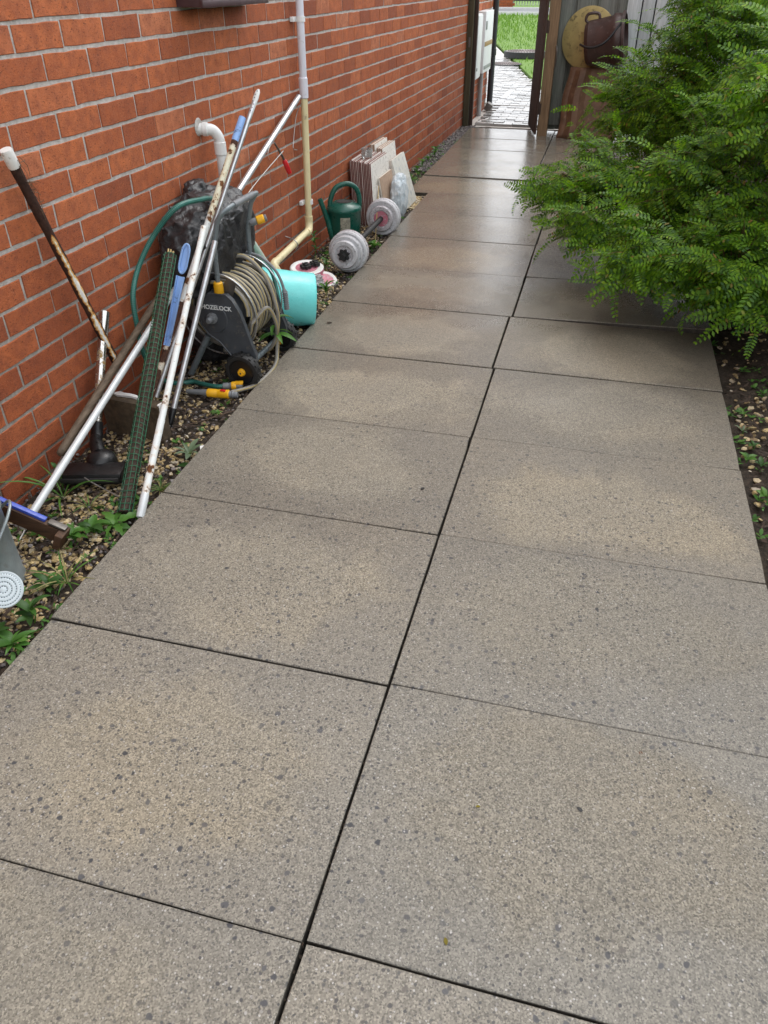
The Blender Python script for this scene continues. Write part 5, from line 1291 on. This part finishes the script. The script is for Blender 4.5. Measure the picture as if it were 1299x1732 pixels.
# (centre, radii)
BL_ = [((.98, 3.55, .58), (.55, .60, .40), 1.2), ((.50, 4.05, .46), (.50, .45, .24), .8), ((.12, 4.0, .42), (.27, .18, .10), .26), ((.95, 2.92, .36), (.38, .30, .25), .8), ((.66, 3.12, .35), (.36, .32, .21), .7),
       ((.45, 3.70, .37), (.40, .35, .21), .6), ((.95, 4.40, .95), (.58, .65, .45), 1.9), ((.98, 2.95, 1.0), (.26, .28, .17), .4), ((1.05, 4.5, 1.40), (.62, .6, .5), 1.7), ((.60, 4.7, .72), (.42, .45, .32), 1.0), ((1.25, 3.6, .95), (.45, .6, .5), 1.0)]
fr_list = []; tw = M(); br_n = 0
for (c, rad, wgt) in BL_:
    c = Vector(c)
    # branch from the root to the lobe
    mid = lerp(BROOT, c, .45) + Vector((0, 0, .12)); pts = spline([BROOT + Vector((rb_.uniform(-.05, .05), rb_.uniform(-.05, .05), 0)), mid, c + Vector((0, 0, .05))], 8)
    part('branch', M().tube(pts, [.017 - .010 * i / (len(pts) - 1) for i in range(len(pts))], 8), 'bark', bush)
    for k in range(int(104 * wgt)):
        d = Vector((rb_.gauss(0, 1), rb_.gauss(0, 1), rb_.gauss(0, 1))).normalized()
        if d.z < -.55: d.z = -.55 + rb_.uniform(0, .3); d.normalize()
        depth = 1.0 - .42 * (rb_.random() ** 1.5)
        tip = c + Vector((d.x * rad[0], d.y * rad[1], d.z * rad[2])) * depth * (1 + .12 * noise.noise(d * 2.3 + c))
        if tip.z < .06: continue
        tl = rb_.uniform(.14, .24)
        if rb_.random() < .10 and tip.z > .3:
            tl *= 1.7; tip = tip + Vector((d.x, d.y, abs(d.z) * .6 + .1)).normalized() * rb_.uniform(.05, .12)
        out = Vector((d.x, d.y, d.z * .55 + .25)).normalized(); base = tip - out * tl + Vector((0, 0, -.03))
        bow = Vector((0, 0, .03)); tp = spline([base, lerp(base, tip, .5) + bow, tip - Vector((0, 0, .015))], 3)
        tw.tube(tp, [.0024 - .0013 * i / (len(tp) - 1) for i in range(len(tp))], 4, caps=False)
        nf = rb_.randint(7, 10)
        for j in range(nf):
            t_ = (j + .6) / nf; p = tp[min(len(tp) - 1, int(t_ * (len(tp) - 1) + .5))]; ax = (tp[-1] - tp[0]).normalized()
            side = ax.cross(Vector((0, 0, 1))).normalized() if abs(ax.z) < .97 else Vector((1, 0, 0))
            sgn = 1 if j % 2 else -1
            spread = .25 if j == nf - 1 else rb_.uniform(.7, 1.35)
            dr = (ax * rb_.uniform(.35, .8) + side * sgn * spread + Vector((0, 0, rb_.uniform(-.5, .25)))).normalized()
            zz = (Vector((0, 0, .8)) + Vector((rb_.uniform(-.4, .4), rb_.uniform(-.4, .4), 0)) + d * .9); xx = dr.cross(zz).normalized(); zz = xx.cross(dr)
            mt = Matrix.Translation(p) @ Matrix((xx, dr, zz)).transposed().to_4x4()
            fr_list.append((depth, p + dr * .05, mt))
part('twigs', tw, 'twig', bush, None, kind='stuff')
FV = [frondmesh('frond', rb_.choice((9, 10, 10)), 1.0 * .150, .0102, .0270, rb_.uniform(.4, 1.1), 'frond', 0, rb_) for i in range(12)]
def rank(f):
    x, y, z = project(f[1])
    return z if (0 < x < 1299 and 0 < y < 640 and f[0] > .86) else z + 50
fr_list.sort(key=rank)
rootinv = Matrix.Translation(-BROOT)
for dpt, p, mt in fr_list[:300]:
    s = rb_.uniform(.8, 1.15); inst('frond', rb_.choice(FV), bush, None, mat4=rootinv @ mt @ Matrix.Diagonal((s, s, s, 1)))
q = M()
for dpt, p, mt in fr_list[300:]:
    s = rb_.uniform(.75, 1.2); add_frond(q, mt @ Matrix.Diagonal((s, s, s, 1)), rb_.choice((9, 9, 10)), .148, .0112, .0270, rb_.uniform(.4, 1.2), 1, rb_)
part('foliage', q, 'frond', bush, None, kind='stuff', label='mass of pinnate leaves')
print('FRONDS', len(fr_list), 'tris', sum(len(f) - 2 for f in q.f))
# trunk base
part('trunk', M().tube(spline([BROOT + Vector((0, 0, -.02)), BROOT + Vector((-.02, .01, .12)), BROOT + Vector((-.06, .03, .28))], 5), [.03 - .001 * i for i in range(11)], 10), 'bark', bush)
q = M(); q.tube(spline([(1.13, 2.62, -.03), (1.11, 2.72, .12), (1.10, 2.85, .30), (1.15, 3.0, .45)]), .006, 8); part('stem', q, 'bark', bush)
